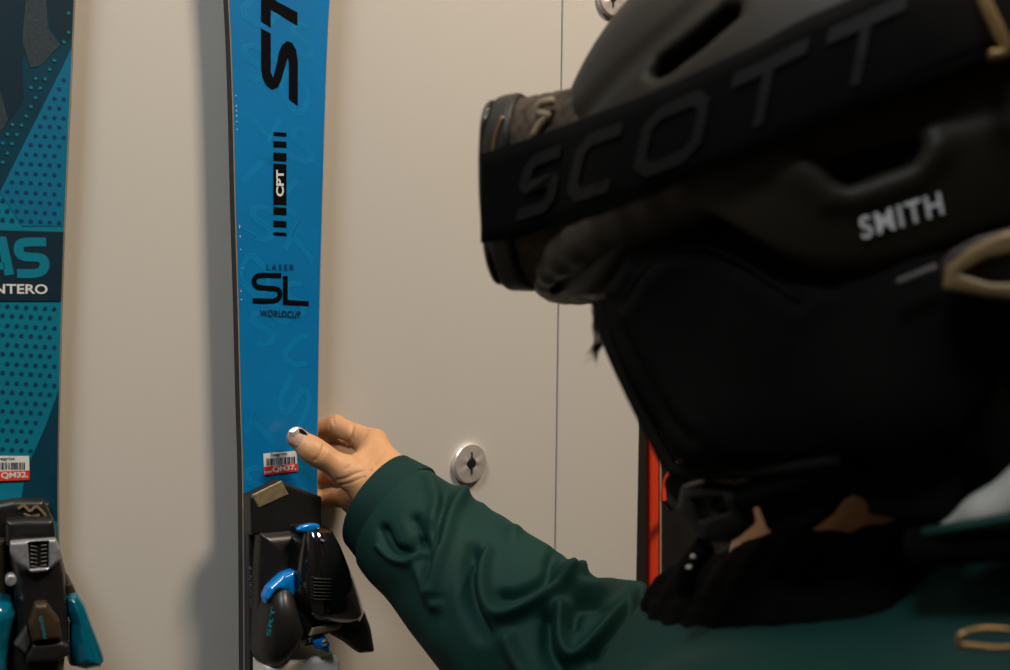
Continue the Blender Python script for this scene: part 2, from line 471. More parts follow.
decal('barred_emblem', S1, bars, .0002, m_print, ski)
mp = quadmap(S1, (283.7, 196.5), (283.7, 170), (276, 196.5), .0004)
text_on('emblem_text', 'CPT', mp, m_white, ski, bold=.035, nrm=S1.n)
# SL
sl = stroke(smoothpath(sp_([(281, 275.4), (262, 275.2), (256.5, 276.5), (254, 280.5), (255, 285), (259, 287.2), (266, 288), (275, 288.6), (279.2, 291), (279.5, 296.5), (276, 300), (270, 301), (252.6, 300.6)]), 6), .0040)
sl += stroke(sp_([(285.2, 276), (285.2, 302.2), (308.5, 303.6)]), .0040)
decal('model_letters', S1, sl, .0002, m_print, ski)
text_on('upper_line', 'LASER', quadmap(S1, (266.5, 270), (294, 270.3), (266.5, 264), .0004), m_print2, ski, bold=.01, spacing=1.5, nrm=S1.n)
text_on('lower_line', 'WORLDCUP', quadmap(S1, (260, 316.3), (300.5, 317.8), (260, 309.5), .0004), m_print2, ski, bold=.025, spacing=1.15, nrm=S1.n)
# faint outlined pattern of slanted letter shapes
pat = []
def in_ski(p): return True
def glyph(kind, cx, cy, s, ang):
    ca, sa = math.cos(ang), math.sin(ang)
    if kind == 's': base = [(1, 1), (-.35, 1), (-.8, .85), (-1, .5), (-.8, .15), (-.35, 0), (.35, 0), (.8, -.15), (1, -.5), (.8, -.85), (.35, -1), (-1, -1)]
    elif kind == 'l': base = [(-.6, 1), (-.6, -1), (.9, -1)]
    elif kind == 'o': base = [(-.8, .6), (-.4, 1), (.4, 1), (.8, .6), (.8, -.6), (.4, -1), (-.4, -1), (-.8, -.6), (-.8, .6)]
    else: base = [(-.9, 1), (.9, 1), (0, 1), (0, -1)]
    out = []
    for off in (-.13, .0, .13):
        pts = []
        n = len(base)
        b = [np.array(q, float) for q in base]
        for i in range(n):
            a_ = b[max(i-1, 0)]; c_ = b[min(i+1, n-1)]; d = c_-a_; d /= (np.linalg.norm(d)+1e-9)
            q = b[i]+np.array([-d[1], d[0]])*off
            x = q[0]*s*.95+q[1]*s*.30; y = q[1]*s*.9
            pts.append((cx+x*ca-y*sa, cy+x*sa+y*ca))
        out += stroke(pts, .0010)
    return out
gl = 'slots'
k = 0
for row in range(-1, 13):
    for colm in (0, 1):
        cx = (-.018 if colm == 0 else .017) + (.004 if row % 2 else -.003); cy = .30-row*.042 - (.019 if colm else 0)
        g = glyph(gl[(row*2+colm*3) % 5], cx, cy, .0145, math.radians(-27 if (row+colm) % 3 else 62))
        for q in g:
            lim = np.interp(q[0][1], [p[0] for p in pr], [p[1] for p in pr])-.0025
            if all(abs(v[0]) < lim for v in q): pat.append(q)
decal('printed_pattern', S1, pat, .00006, m_blue2, ski, .0001)
# bright chips near the left edge
chips = []
for px, py, l in [(236, 95, 2), (236, 105, 2.5), (236.3, 110, 2), (236.5, 115, 2.6), (236.6, 121, 1.6), (237, 129, 2), (239.5, 225, 5), (240, 235, 4), (240.5, 249, 1.4), (241, 290, 3), (241.2, 299, 2), (243, 268, 1)]:
    chips.append(sp_([(px-.35, py), (px+.3, py), (px+.3, py+l*.7), (px-.3, py+l*.7)]))
decal('worn_edge_chips', S1, chips, .0002, m_white, ski)
# price label
lab = sp_([(263, 453.5), (296, 450.8), (297.5, 471), (264, 475)])
lb = decal('price_label', S1, [lab], .0004, m_label, ski, .0003)
decal('red_band', S1, [sp_([(263.6, 466.8), (297.2, 463.2), (297.6, 471), (264, 475)])], .0008, m_red, lb, .0001)
bc = []
x = 266.
while x < 294:
    wd = random.choice([.5, .8, 1.2]); t_ = (x-263)/34
    bc.append(sp_([(x, 458.6-2.4*t_), (x+wd, 458.5-2.4*t_), (x+wd+.2, 465.6-2.6*t_), (x+.2, 465.7-2.6*t_)])); x += wd+random.choice([.5, .8, 1.1])
decal('barcode', S1, bc, .0008, m_print, lb, .0001)
text_on('label_code', 'QM37.', quadmap(S1, (272.5, 473), (296.2, 470.4), (272.3, 466.8), .0010), m_white, lb, bold=.03, nrm=S1.n, th=.0001)
text_on('label_heading', 'Siegrist', quadmap(S1, (270.5, 457.5), (287, 455.8), (270.4, 453.4), .0008), m_print, lb, bold=.01, nrm=S1.n, th=.0001)
text_on('label_prefix', 'EM 400', quadmap(S1, (264.6, 473.6), (271.4, 472.9), (264.5, 471.2), .0010), m_white, lb, bold=.02, nrm=S1.n, th=.0001)

# ---- its binding
bd = bpy.data.objects.new('toe_binding', None); COL.objects.link(bd); bd.parent = ski; bd.matrix_parent_inverse = ski.matrix_world.inverted(); bpy.context.view_layer.update()
def pl1(pts, h): return [S1.on(a, b, h) for a, b in pts]
# riser plate on the ski
block('riser_plate', S1, pl1([(248, 520), (317, 520), (319, 760), (249, 760)], .010), .0002, .010, .002, m_black, bd, vox=.0012)
# side rail with white lettering
block('side_rail', S1, pl1([(249.5, 530), (258.5, 530), (260, 700), (250.5, 700)], .018), .0102, .018, .0015, m_black, bd)
text_on('rail_lettering', 'SRT WORLDCUP', quadmap(S1, (254.5, 607), (252.8, 566), (250, 607), .0187), mat('grey_print', (.3, .29, .27), .5), bd, bold=.0, nrm=S1.n)
# front block with a khaki sloped facet
fb = block('front_block', S1, pl1([(251, 497), (283, 482), (322.5, 497), (323.5, 531), (252, 536)], .028), .0105, .028, .0018, m_black, bd,
           slope=lambda x, y: -.0*x)
kf = pl1([(251.5, 495), (281.5, 480.4), (289, 494.5), (258.5, 508.5)], .0285)
block('metal_cap', S1, kf, .0270, .0288, .0005, m_khaki, bd, vox=.0006)
# blue release disc peeking over the hood
bl = S1.on(309.5, 528.5, .050)
block('release_ring', S1, [(bl[0]+.0100*math.cos(a), bl[1]+.0035*math.sin(a)) for a in np.linspace(0, 2*math.pi, 28)[:-1]], .044, .0500, .0015, m_bluep, bd)
# hood: rounded lofted shell
def lofted(name, fr, secs, mtl, parent, n=28, p=2.6, flat=.0):
    """secs: (py, pxl, pxr, htop, hbase): half-superellipse sections across the ski"""
    V = []; Fc = []; m_ = len(secs)
    for (pyl, pxl, pyr, pxr, ht, hb) in secs:
        hm = hb+(ht-hb)*.45
        a = np.array(fr.on(pxl, pyl, hm)); b = np.array(fr.on(pxr, pyr, hm)); c = (a+b)/2; e = (b-a)/2
        for i in range(n):
            an = math.pi*i/(n-1); ca = math.cos(an); sa = math.sin(an)
            xx = -np.sign(ca)*abs(ca)**(2/p); hh = hb+(ht-hb)*abs(sa)**(2/p)
            q = c+e*xx; V.append(fr.w(q[0], q[1], hh))
    for k in range(m_-1):
        for i in range(n-1): Fc.append([k*n+i, (k+1)*n+i, (k+1)*n+i+1, k*n+i+1])
        Fc.append([k*n+n-1, (k+1)*n+n-1, (k+1)*n, k*n])
    Fc.append(list(range(n))); Fc.append([(m_-1)*n+i for i in range(n)][::-1])
    o = pyd(name, V, Fc, mtl, parent, smooth=True)
    bm = bmesh.new(); bm.from_mesh(o.data); bmesh.ops.recalc_face_normals(bm, faces=bm.faces); bm.to_mesh(o.data); bm.free()
    bevel(o, .0012, 3, 40)
    return o
hood = lofted('release_hood', S1, [
    (527.5, 300, 527.0, 328, .050, .030), (529, 298.5, 528.5, 330, .057, .028), (540, 296.5, 540, 335, .063, .026), (556, 293.5, 556, 342, .066, .024), (572, 291.5, 573, 349, .068, .022),
    (590, 290.5, 592, 356, .067, .022), (604, 291.5, 608, 361, .064, .022), (612, 294, 618, 360, .058, .022), (617, 299, 622, 352, .048, .022)], m_blackg, bd, p=3.2)
# raised window and ribs on the hood
rib = []
for i in range(7):
    yy = 578+i*3.4
    block('indicator_rib', S1, pl1([(313.5, yy), (331.5, yy+.6), (331.5, yy+2.0), (313.5, yy+1.4)], .0675), .060, .0688, .0004, m_black, hood, vox=.0007)
text_on('hood_lettering', 'SP', quadmap(S1, (347.5, 594), (343, 577.5), (341.5, 595), .0655), mat('teal_text', (.0, .22, .30), .4), hood, bold=.02, nrm=A(.5, -.8, .3))
for px, py in ((320, 529.5), (322.5, 540.5)):
    c = S1.on(px, py, .062)
    block('bright_rivet', S1, [(c[0]+.0009*math.cos(a), c[1]+.0009*math.sin(a)) for a in np.linspace(0, 6.28, 12)[:-1]], .058, .0640 if py > 535 else .0600, .0003, m_silver, hood, vox=.0004)
# left cheek (dark grey body between rail and hood)
block('binding_cheek', S1, pl1([(262, 534), (297, 531), (297, 575), (292, 600), (283, 640), (268, 660), (259, 640), (260, 575)], .034), .0102, .034, .006, mat('satin_black', (.012, .011, .010), .32), bd, dome=.004)
# blue collar between cheek and hood
block('blue_collar', S1, pl1([(296.5, 570), (299, 592), (290, 607), (286, 594), (277, 592), (267, 606), (265.5, 598), (270, 588), (284, 575)], .047), .034, .047, .003, m_bluep, bd, dome=.002)
# wings
def wing(nm, sec, mtl): return lofted(nm, S1, sec, mtl, bd, n=22, p=2.6)
wl = wing('left_wing', [(586, 276, 590, 291, .048, .034), (596, 268.5, 600, 294, .056, .030), (610, 265.5, 614, 299, .060, .028), (624, 263, 628, 302, .061, .026), (640, 259.5, 642, 297, .058, .024), (652, 257.5, 653, 287, .053, .022), (661, 259, 661, 279, .047, .022), (666, 264, 665, 272, .038, .022)], m_black)
text_on('wing_lettering', 'SRT', quadmap(S1, (269.5, 636), (275, 607), (265.5, 635), .0605), mat('teal_text', (.0, .22, .30), .4), wl, bold=.01, nrm=S1.n, th=.0012)
block('right_wing', S1, pl1([(352, 596), (361, 602), (368, 614), (373, 628), (376.8, 650), (375, 654), (362, 655), (349, 645), (335, 637), (326, 628), (338, 612)], .050), .030, .050, .004, m_black, bd, dome=.003)
# bottom ties
block('hood_base', S1, pl1([(296, 612), (352, 612), (338, 632), (318, 640), (300, 650), (286, 656)], .048), .012, .048, .003, m_black, bd)
block('metal_bar', S1, pl1([(309.5, 637), (313, 628.5), (343.5, 622.5), (340, 629.5)], .0545), .051, .0545, .0008, m_khaki, bd, vox=.0006)
block('blue_screw_plate', S1, pl1([(313, 641), (327, 637), (331.5, 645), (330.5, 654), (318, 650)], .0535), .045, .0535, .002, m_bluep, bd)
c = S1.on(325.4, 643.5, .055)
block('screw', S1, [(c[0]+.0028*math.cos(a), c[1]+.0028*math.sin(a)) for a in np.linspace(0, 6.28, 20)[:-1]], .052, .0550, .0006, m_silver, bd, vox=.0005,
      cuts=[([(c[0]-.0018, c[1]-.0004), (c[0]+.0018, c[1]-.0004), (c[0]+.0018, c[1]+.0004), (c[0]-.0018, c[1]+.0004)], .0012)])
block('toe_plate', S1, pl1([(268, 668), (283, 664), (300, 661), (337, 655.5), (341, 660), (342, 720), (268, 720)], .046), .0105, .046, .0025, mat('pale_plate', (.85, .78, .72), .4), bd)
text_on('base_lettering', 'SRT', quadmap(S1, (300, 646.5), (312, 642.5), (299.5, 641), .0487), mat('grey_print', (.3, .29, .27), .5), bd, bold=.01, nrm=S1.n)

# ================================================================== TEAL SKI (left)
S2 = vframe(P(8, 335, .69), 29)
pr2 = []
RR = [(75.5, 0), (71.3, 100), (66.6, 200), (63, 300), (60.6, 400), (59.2, 500)]
hw = [.0475, .0435, .0400, .0377, .0362, .0353]
for (px, py), h in zip(RR, hw):
    a = S2.on(px, py); pr2.append((a[1], h, a[0]-h))
pr2 = pr2[::-1]; print('teal ski', [(round(a, 3), round(b*1e3, 1), round(c*1e3, 1)) for a, b, c in pr2])
ya, ha, ca = pr2[0]; yb, hb_, cb = pr2[-1]
pr2 = [(ya-1.0, .052, ca), (ya-.8, .048, ca), (ya-.5, .039, ca), (ya-.25, .035, ca)]+pr2+[(yb+.14, hb_+.008, cb), (yb+.28, hb_+.012, cb), (yb+.38, hb_+.009, cb)]
ski2 = ski_body(S2, 'downhill_ski', 'teal ski with dot pattern and dark lettering box, cut by the left photo edge', pr2, m_black, m_teal, m_tan, -.7)
def clipx(poly):
    """keep a printed polygon inside the topsheet outline"""
    out = []
    for x, y in poly:
        h = np.interp(y, [p[0] for p in pr2], [p[1] for p in pr2]); c = np.interp(y, [p[0] for p in pr2], [p[2] for p in pr2])
        out.append((min(max(x, c-h+.0022), c+h-.0014), y))
    return out
def s2(pts, sub=1):
    q = [S2.on(*p) for p in pts]; out = []
    for i in range(len(q)):
        a, b = np.array(q[i]), np.array(q[(i+1) % len(q)])
        for k in range(8): out.append(tuple(a+(b-a)*k/8))
    return clipx(out)
decal('upper_dark_print', S2, [s2([(-60, -60), (78, -60), (72, 48), (0, 192), (-60, 300)])], .0002, m_teald, ski2, .0001)
decal('blue_band_print', S2, [s2([(72, 48), (66, 130), (64, 226), (22, 226), (0, 192)])], .0002, m_tealb, ski2, .0001)
decal('navy_shapes', S2, [s2([(-60, -60), (28, -60), (26, 0), (28, 40), (22, 62), (24, 100), (6, 125), (-60, 130)]), s2([(46, -20), (80, -20), (72, 38), (62, 44), (50, 28), (47, 8)])], .00035, m_navy, ski2, .0001)
decal('glitter_shapes', S2, [s2([(26, 0), (46, -6), (48, 30), (60, 45), (40, 66), (30, 68), (22, 40)]), s2([(-5, 78), (2, 96), (8, 120), (-4, 140)])], .0005, m_glit, ski2, .0001)
decal('dark_side_print', S2, [s2([(61, 384), (58, 520), (18, 520), (26, 470), (46, 425)])], .0002, m_teald, ski2, .0001)
decal('lettering_box', S2, [s2([(-50, 229), (66, 232), (64, 301), (-50, 301)])], .0005, m_navy, ski2, .0001)
dd, dl = [], []
from mathutils.geometry import intersect_point_line
def inside(pt, poly):
    x, y = pt; r_ = False
    for i in range(len(poly)):
        (x1, y1), (x2, y2) = poly[i-1], poly[i]
        if (y1 > y) != (y2 > y) and x < (x2-x1)*(y-y1)/(y2-y1)+x1: r_ = not r_
    return r_
def dot(px, py, r):
    c = S2.on(px, py); return [(c[0]+r*math.cos(a), c[1]+r*math.sin(a)) for a in np.linspace(0, 2*math.pi, 11)[:-1]]
band = [(73, 52), (63, 226), (23, 226), (-30, 226), (-30, 240), (0, 196)]
lowz = [(-50, 304), (63, 304), (60, 380), (43, 424), (22, 470), (-50, 470)]
up = [(70, 0), (70, 44), (2, 182), (-40, 182), (-40, 150), (8, 130), (28, 104), (28, 78), (44, 70), (62, 50)]
for r_ in range(0, 52):
    for c_ in range(-2, 10):
        px = c_*9.4+(r_ % 2)*4.7-2; py = r_*9.55+c_*.55
        if px > np.interp(py, [0, 100, 200, 300, 400, 500], [73.5, 69.5, 65, 61.5, 59.2, 58])-3.2: continue
        if inside((px, py), band): dd.append(dot(px, py, .00145))
        elif inside((px, py), lowz): dd.append(dot(px, py, .00135))
        elif inside((px, py), up): dl.append(dot(px, py, .0012))
decal('dark_dots', S2, dd, .0004, m_dotd, ski2, .0001); decal('teal_dots', S2, dl, .0007, m_dotl, ski2, .0001)
m_tb = mat('teal_letter', (.0, .19, .27), .4, coat=.1)
decal('model_letters', S2, stroke(sp := [S2.on(*p) for p in [(-22, 275), (-12, 241), (2, 241), (9.5, 275)]], .0060)+stroke([S2.on(*p) for p in [(-15, 266), (5, 266)]], .005)
      + stroke(smoothpath([S2.on(*p) for p in [(46, 242), (30, 242), (21, 243.5), (18.5, 249), (21, 255), (28, 257), (38, 257.5), (43.5, 260), (44.5, 266), (41, 271.5), (33, 273.5), (17, 273.5)]], 5), .0062), .0007, m_tb, ski2, .0001)
text_on('model_name', 'MONTERO', quadmap(S2, (-34, 293.5), (47.5, 294), (-34, 283.5), .0008), m_white, ski2, bold=.02, nrm=S2.n, th=.0001)
lab2 = [S2.on(*p) for p in [(-8, 455.8), (29, 455.8), (29.5, 479.5), (-8, 481)]]
lb2 = decal('price_label', S2, [lab2], .0006, m_label, ski2, .0003)
decal('red_band', S2, [[S2.on(*p) for p in [(-8, 471.5), (29.3, 470), (29.5, 479.5), (-8, 481)]]], .0010, m_red, lb2, .0001)
bc = []; x = -6.
while x < 25.5:
    wd = random.choice([.6, .9, 1.4]); bc.append([S2.on(*p) for p in [(x, 462.3), (x+wd, 462.3), (x+wd, 469.4), (x, 469.5)]]); x += wd+random.choice([.6, .9, 1.2])
decal('barcode', S2, bc, .0010, m_print, lb2, .0001)
text_on('label_code', 'QM32.', quadmap(S2, (1, 479.3), (28, 478.3), (1, 472.4), .0012), m_white, lb2, bold=.03, nrm=S2.n, th=.0001)
text_on('label_heading', 'Siegrist', quadmap(S2, (-4, 461), (15, 461), (-4, 457), .0010), m_print, lb2, bold=.01, nrm=S2.n, th=.0001)

# ---- its binding
bd2 = bpy.data.objects.new('toe_binding', None); COL.objects.link(bd2); bd2.parent = ski2; bd2.matrix_parent_inverse = ski2.matrix_world.inverted(); bpy.context.view_layer.update()
def pl2(pts, h): return [S2.on(a, b, h) for a, b in pts]
block('riser_plate', S2, pl2([(-40, 503), (50, 503), (53, 760), (-40, 760)], .010), .0002, .010, .002, m_black, bd2, vox=.0012)
block('rear_block', S2, pl2([(-6, 505), (14, 501), (44, 501), (50, 512), (53, 540), (-6, 540)], .026), .010, .026, .003, m_black, bd2)
# gold relief on the block
rl = stroke(smoothpath(pl2([(18, 509), (24, 506), (30, 511), (36, 507), (42, 511), (46, 516)], .028), 5), .0016)+stroke(pl2([(24, 514), (32, 517), (40, 515)], .028), .0012)
decal('relief_mark', S2, rl, .0262, m_khaki, bd2, .0012)
block('collar_block', S2, pl2([(6, 522), (26, 520), (54, 520), (56, 530), (57, 545), (6, 548)], .040), .010, .040, .003, mat('satin_black', (.012, .011, .010), .32), bd2)
main = block('release_hood', S2, pl2([(11, 541), (57, 540), (62, 556), (66, 575), (69, 610), (70, 640), (66, 662), (64, 700), (10, 700), (8, 660), (13, 640), (16, 610), (14, 580), (10, 560)], .050), .010, .050, .006, mat('satin_black', (.012, .011, .010), .32), bd2, dome=.006)
# silver window frame with dark ribs
block('window_frame', S2, pl2([(10, 543), (30, 541), (56, 539.5), (61, 549), (61, 560), (48, 572), (32, 574), (16, 563), (10.5, 554)], .060), .0510, .060, .0015, m_silver, bd2,
      cuts=[(pl2([(28, 543), (49, 542), (49, 568), (30, 569.5)], .060), .007)], vox=.0007)
block('window_insert', S2, pl2([(28, 543), (49, 542), (49, 568), (30, 569.5)], .057), .050, .0565, .0005, m_black, bd2)
for i in range(6):
    for s_ in (0, 1):
        x0 = 30+s_*10.5; yy = 545.5+i*4
        block('window_rib', S2, pl2([(x0, yy), (x0+7.5, yy+(1.2 if s_ == 0 else -1.2)), (x0+7.5, yy+(2.4 if s_ == 0 else 0)), (x0, yy+1.3)], .0585), .056, .0585, .0004, mat('grey_rib', (.09, .085, .08), .35), main, vox=.0007)
block('side_rail_dark', S2, pl2([(57.5, 545), (62, 556), (70, 588), (75, 604), (62, 604), (60, 575)], .036), .010, .036, .003, m_black, bd2)
block('bronze_joint', S2, pl2([(65, 585), (71, 583), (78, 596), (66, 598)], .040), .012, .040, .0015, m_brown, bd2)
block('bronze_plate', S2, pl2([(35, 605), (47, 604), (60, 621), (63, 640), (32, 643), (28, 626)], .066), .054, .066, .002, m_brown, bd2, dome=.001)
block('grey_facet', S2, pl2([(27, 627), (32, 644), (26, 656), (14, 646)], .062), .052, .062, .0015, mat('grey_facet', (.05, .048, .045), .4), bd2)
block('lower_block', S2, pl2([(33, 645), (63, 642), (70, 646), (70, 656), (58, 662), (26, 664), (26, 657)], .0635), .052, .0635, .002, m_black, bd2)
text_on('plate_lettering', 'MARKER', quadmap(S2, (47, 638), (42, 615), (43.5, 638.5), .0680), mat('teal_text', (.0, .22, .30), .4), bd2, bold=.0, nrm=S2.n)
block('right_wing', S2, pl2([(65, 599), (70, 595), (78, 594), (86, 606), (94, 628), (104, 654), (106, 662), (102, 669), (86, 672), (70, 668), (70, 645), (71, 625), (66, 612)], .045), .012, .045, .005, m_tealp, bd2, dome=.007)
block('left_wing', S2, pl2([(-30, 604), (2, 602), (12, 606), (16, 616), (12, 632), (9, 648), (10, 662), (8, 690), (-30, 690)], .055), .012, .055, .005, m_tealp, bd2, dome=.006)
block('pivot_screw', S2, [(S2.on(11, 580, .056)[0]+.0035*math.cos(a), S2.on(11, 580, .056)[1]+.0042*math.sin(a)) for a in np.linspace(0, 6.28, 20)[:-1]], .050, .0585, .001, m_silver, bd2, vox=.0006)
block('left_strut', S2, pl2([(-20, 540), (6, 540), (8, 600), (-20, 600)], .034), .010, .034, .003, m_brown, bd2)

# ================================================================== ORANGE SKI BEHIND THE PANEL EDGE
S3 = vframe(P(660, 500, 1.22), 30)
t3 = thing('race_ski', S3.w(.035, -1.0, 0), 'red-orange edged black ski standing past the wall panel edge, left of the chin', 'ski', 'skis on the wall')
def o3(p): return [S3.on(*q) for q in p]
V = block('core', S3, o3([(656, 300), (720, 300), (722, 760), (656, 760)]), -.012, .004, .002, m_black, t3, vox=.003)
block('orange_sidewall', S3, o3([(647, 300), (656.5, 300), (656.5, 760), (647, 760)]), -.004, .006, .002, m_orange, t3, vox=.0014)
decal('tan_line', S3, [o3([(657.2, 300), (659, 300), (659, 760), (657.4, 760)])], .0045, m_tan, t3, .0004)
hk = thing('ski_clip', S3.w(.012, 0, .03), 'bright red bent clip beside the orange ski edge under the ear pad', 'clip')
def tube(name, pts, r, mtl, parent=None, n=12, sm=8, closed=False):
    p = smoothpath(pts, sm) if sm > 1 else [np.array(q) for q in pts]
    V = []; Fc = []; up = A(.3, .2, 1.); N = len(p)
    for i in range(N):
        d = p[min(i+1, N-1)]-p[max(i-1, 0)]; d /= np.linalg.norm(d); a = np.cross(d, up); a /= np.linalg.norm(a); b = np.cross(d, a)
        rr = r(i/(N-1)) if callable(r) else r
        for k in range(n): an = 2*math.pi*k/n; V.append(p[i]+(a*math.cos(an)+b*math.sin(an))*rr)
    for i in range(N-1):
        for k in range(n): Fc.append([i*n+k, i*n+(k+1) % n, (i+1)*n+(k+1) % n, (i+1)*n+k])
    Fc.append(list(range(n))[::-1]); Fc.append([(N-1)*n+k for k in range(n)])
    return pyd(name, V, Fc, mtl, parent, smooth=True)
tube('bent_rod', [P(676, 462, 1.14), P(671, 471, 1.14), P(665, 482, 1.14), P(663.5, 492, 1.14), P(663.5, 501, 1.14)], .0032, m_orange, hk)
tube('mounting_foot', [P(664, 500, 1.145), P(668, 504, 1.17), P(671, 508, 1.20)], .004, m_black, hk)

# ================================================================== HEAD FRAME / HELMET
PSI, HP = math.radians(36), math.radians(19)
hf = A(-math.cos(PSI)*math.cos(HP), math.sin(PSI)*math.cos(HP), -math.sin(HP))
hl = A(-math.sin(PSI), -math.cos(PSI), 0); hu = np.cross(hf, hl)
HO = P(832, 168, .475)
HF = Frame(HO, hf, hl, hu)         # local: x forward, y left (towards camera), z up
EA, EB, EC = .146, .118, .128
def cast(px, py, off=0.):
    """local coords of first hit of pixel ray on shell ellipsoid enlarged by off"""
    d = ray(px, py); o = HF.loc(CAM); dd_ = A(d@HF.x, d@HF.y, d@HF.n)
    r = A(EA+off, EB+off, EC+off); o_, d_ = o/r, dd_/r
    a, b, c = d_@d_, 2*o_@d_, o_@o_-1; q = b*b-4*a*c
    t = (-b-math.sqrt(q))/(2*a) if q > 0 else -b/(2*a)
    return o+dd_*t
def surf_normal(p, off=0.):
    n = p/A(EA+off, EB+off, EC+off)**2; return n/np.linalg.norm(n)
def Wd(p): return HF.w(*p)
rim_px = [(562, 297), (575, 299), (592, 297), (603, 283), (625, 250), (650, 225), (680, 213), (710, 216), (745, 236), (790, 262), (830, 273), (870, 272), (920, 262), (1010, 232)]
rim = [cast(*p) for p in rim_px]
raz = [math.atan2(p[1], p[0]) for p in rim]; rz = [p[2] for p in rim]
print('rim az/z', [(round(math.degrees(a)), round(z*1000)) for a, z in zip(raz, rz)])
ordr = np.argsort(raz); raz = np.array(raz)[ordr]; rz = np.array(rz)[ordr]
raz = np.r_[0., raz, math.pi]; rz = np.r_[rz[0], rz, min(rz[-1], rz[-1]-.005)]
helm = thing('ski_helmet', HF.w(0, 0, -.03), 'matte black ski helmet with vents and white side lettering on the person', 'helmet')
def tangent(px_pts):
    pts = [cast(*p) for p in px_pts]; c = sum(pts)/len(pts); n = surf_normal(c)
    a = np.cross(A(0, 0, 1), n); a /= np.linalg.norm(a); b = np.cross(n, a)
    return c, n, a, b, [(float((p-c)@a), float((p-c)@b)) for p in pts]
vents = [tangent(v) for v in (
    [(648, 70), (654, 56), (690, 30), (722, 2), (736, 2), (734, 14), (700, 44), (668, 68), (655, 74)],
    [(826, 166), (846, 156), (890, 146), (921, 138), (921, 150), (912, 163), (880, 174), (848, 186), (836, 180)],
    [(760, -60), (800, -95), (900, -130), (900, -112), (820, -75), (770, -45)])]
def ridge_pts(px): return [cast(*p) for p in px]
r1 = ridge_pts([(566, 132), (600, 92), (638, 54), (675, 22), (710, -8), (760, -50)])
r2 = ridge_pts([(822, 150), (870, 138), (930, 122), (1000, 108)])
r3 = ridge_pts([(800, 172), (830, 196), (860, 196), (910, 178), (935, 150)])
lip = [cast(*p) for p in rim_px[:3]]
def shell_fn(X, Y, Zz):
    d = ell(X, Y, Zz, (0, 0, 0), (EA, EB, EC))
    az = np.abs(np.arctan2(Y, X)); zr = np.interp(az, raz, rz)
    # ridges: raise above crease r1 (front), shallow groove lines
    for rr, depth, w_ in ((r1, .0035, .006), (r2, .003, .0045), (r3, -.003, .006)):
        for s_ in (1, -1):
            g = chain(X, Y*s_, Zz, [(p, 0) for p in rr], .001)
            d = d + depth*np.exp(-(g/w_)**2)
    fr = np.exp(-((az)/.5)**2)
    d = d - .008*fr*np.exp(-((Zz-zr)/.014)**2)
    D = smax(d, -(ell(X, Y, Zz, (0, 0, 0), (EA-.013, EB-.013, EC-.013))), .003)
    D = smax(D, zr-Zz, .006)
    for c, n, a, b, pl in vents:
        for s_ in (1, -1):
            x, y, z = X-c[0], Y*s_-c[1], Zz-c[2]
            u = x*a[0]+y*a[1]+z*a[2]; v = x*b[0]+y*b[1]+z*b[2]; h = x*n[0]+y*n[1]+z*n[2]
            near = (np.abs(h) < .05)
            dp = np.full(X.shape, .05, np.float32)
            dp[near] = poly2(u[near], v[near], pl)
            D = smax(D, -np.maximum(dp, np.abs(h)-.045), .007)
    return D
V, Q = sdf(shell_fn, (-EA-.012, -EB-.012, -.135), (EA+.014, EB+.012, EC+.012), .0016, HF)
shell = netmesh('shell', V, Q, m_helmet, helm)
V, Q = sdf(lambda X, Y, Zz: smax(smax(ell(X, Y, Zz, (0, 0, 0), (EA-.0125, EB-.0125, EC-.0125)), -ell(X, Y, Zz, (0, 0, -.01), (EA-.04, EB-.034, EC-.035)), .004), np.interp(np.abs(np.arctan2(Y, X)), raz, rz)+.004-Zz, .004),
           (-EA, -EB, -.13), (EA, EB, EC), .003, HF)
netmesh('liner', V, Q, m_liner, helm)
# white side lettering
def surfmap(p00, p10, p01, off):
    A0, A1, A2 = np.array(p00), np.array(p10), np.array(p01)
    return lambda u, v: Wd(cast(*(A0+(A1-A0)*u+(A2-A0)*v), off))
text_on('side_lettering', 'SMITH', surfmap((863, 240), (944.5, 214), (858.5, 217.5), .0006), mat('white_letter', (.85, .83, .80), .6), helm, bold=.018, spacing=1.16, th=.0004, nrm=HF.y)

# brim: thick lip round the front opening with a small intake on each side
zr0 = float(np.interp(.9, raz, rz))
def brim_fn(X, Y, Zz):
    pts = []
    for a in np.linspace(-1.5, 1.5, 25):
        z = zr0+.020; rr = math.sqrt(1-(z/EC)**2); o_ = .0+.014*math.exp(-(a/.95)**4)
        pts.append((A((EA+o_-.006)*rr*math.cos(a), (EB+o_*.6-.006)*rr*math.sin(a), z-.004*math.cos(a)), (.0088 if abs(a) < .9 else .0088-.010*(abs(a)-.9))))
    D = smin(chain(X, Y, Zz, pts, .008), ell(X, Y, Zz, (0, 0, 0), (EA-.002, EB-.002, EC-.002)), .012); D = smax(D, np.abs(Zz-zr0-.016)-.014, .008); D = smax(D, -ell(X, Y, Zz, (0, 0, 0), (EA-.016, EB-.016, EC-.016)), .002)
    for s_ in (1, -1):
        q = [cast(*p, .004) for p in ((553, 284), (568, 286), (582, 284))]
        D = smax(D, -chain(X, Y*s_, Zz, [(p, .0042) for p in q], .002), .002)
    return D
V, Q = sdf(brim_fn, (-.02, -.14, zr0-.03), (.18, .14, zr0+.04), .0014, HF)
netmesh('brim', V, Q, mat('brown_black_lip', (.017, .012, .007), .5, spec=.3), helm)

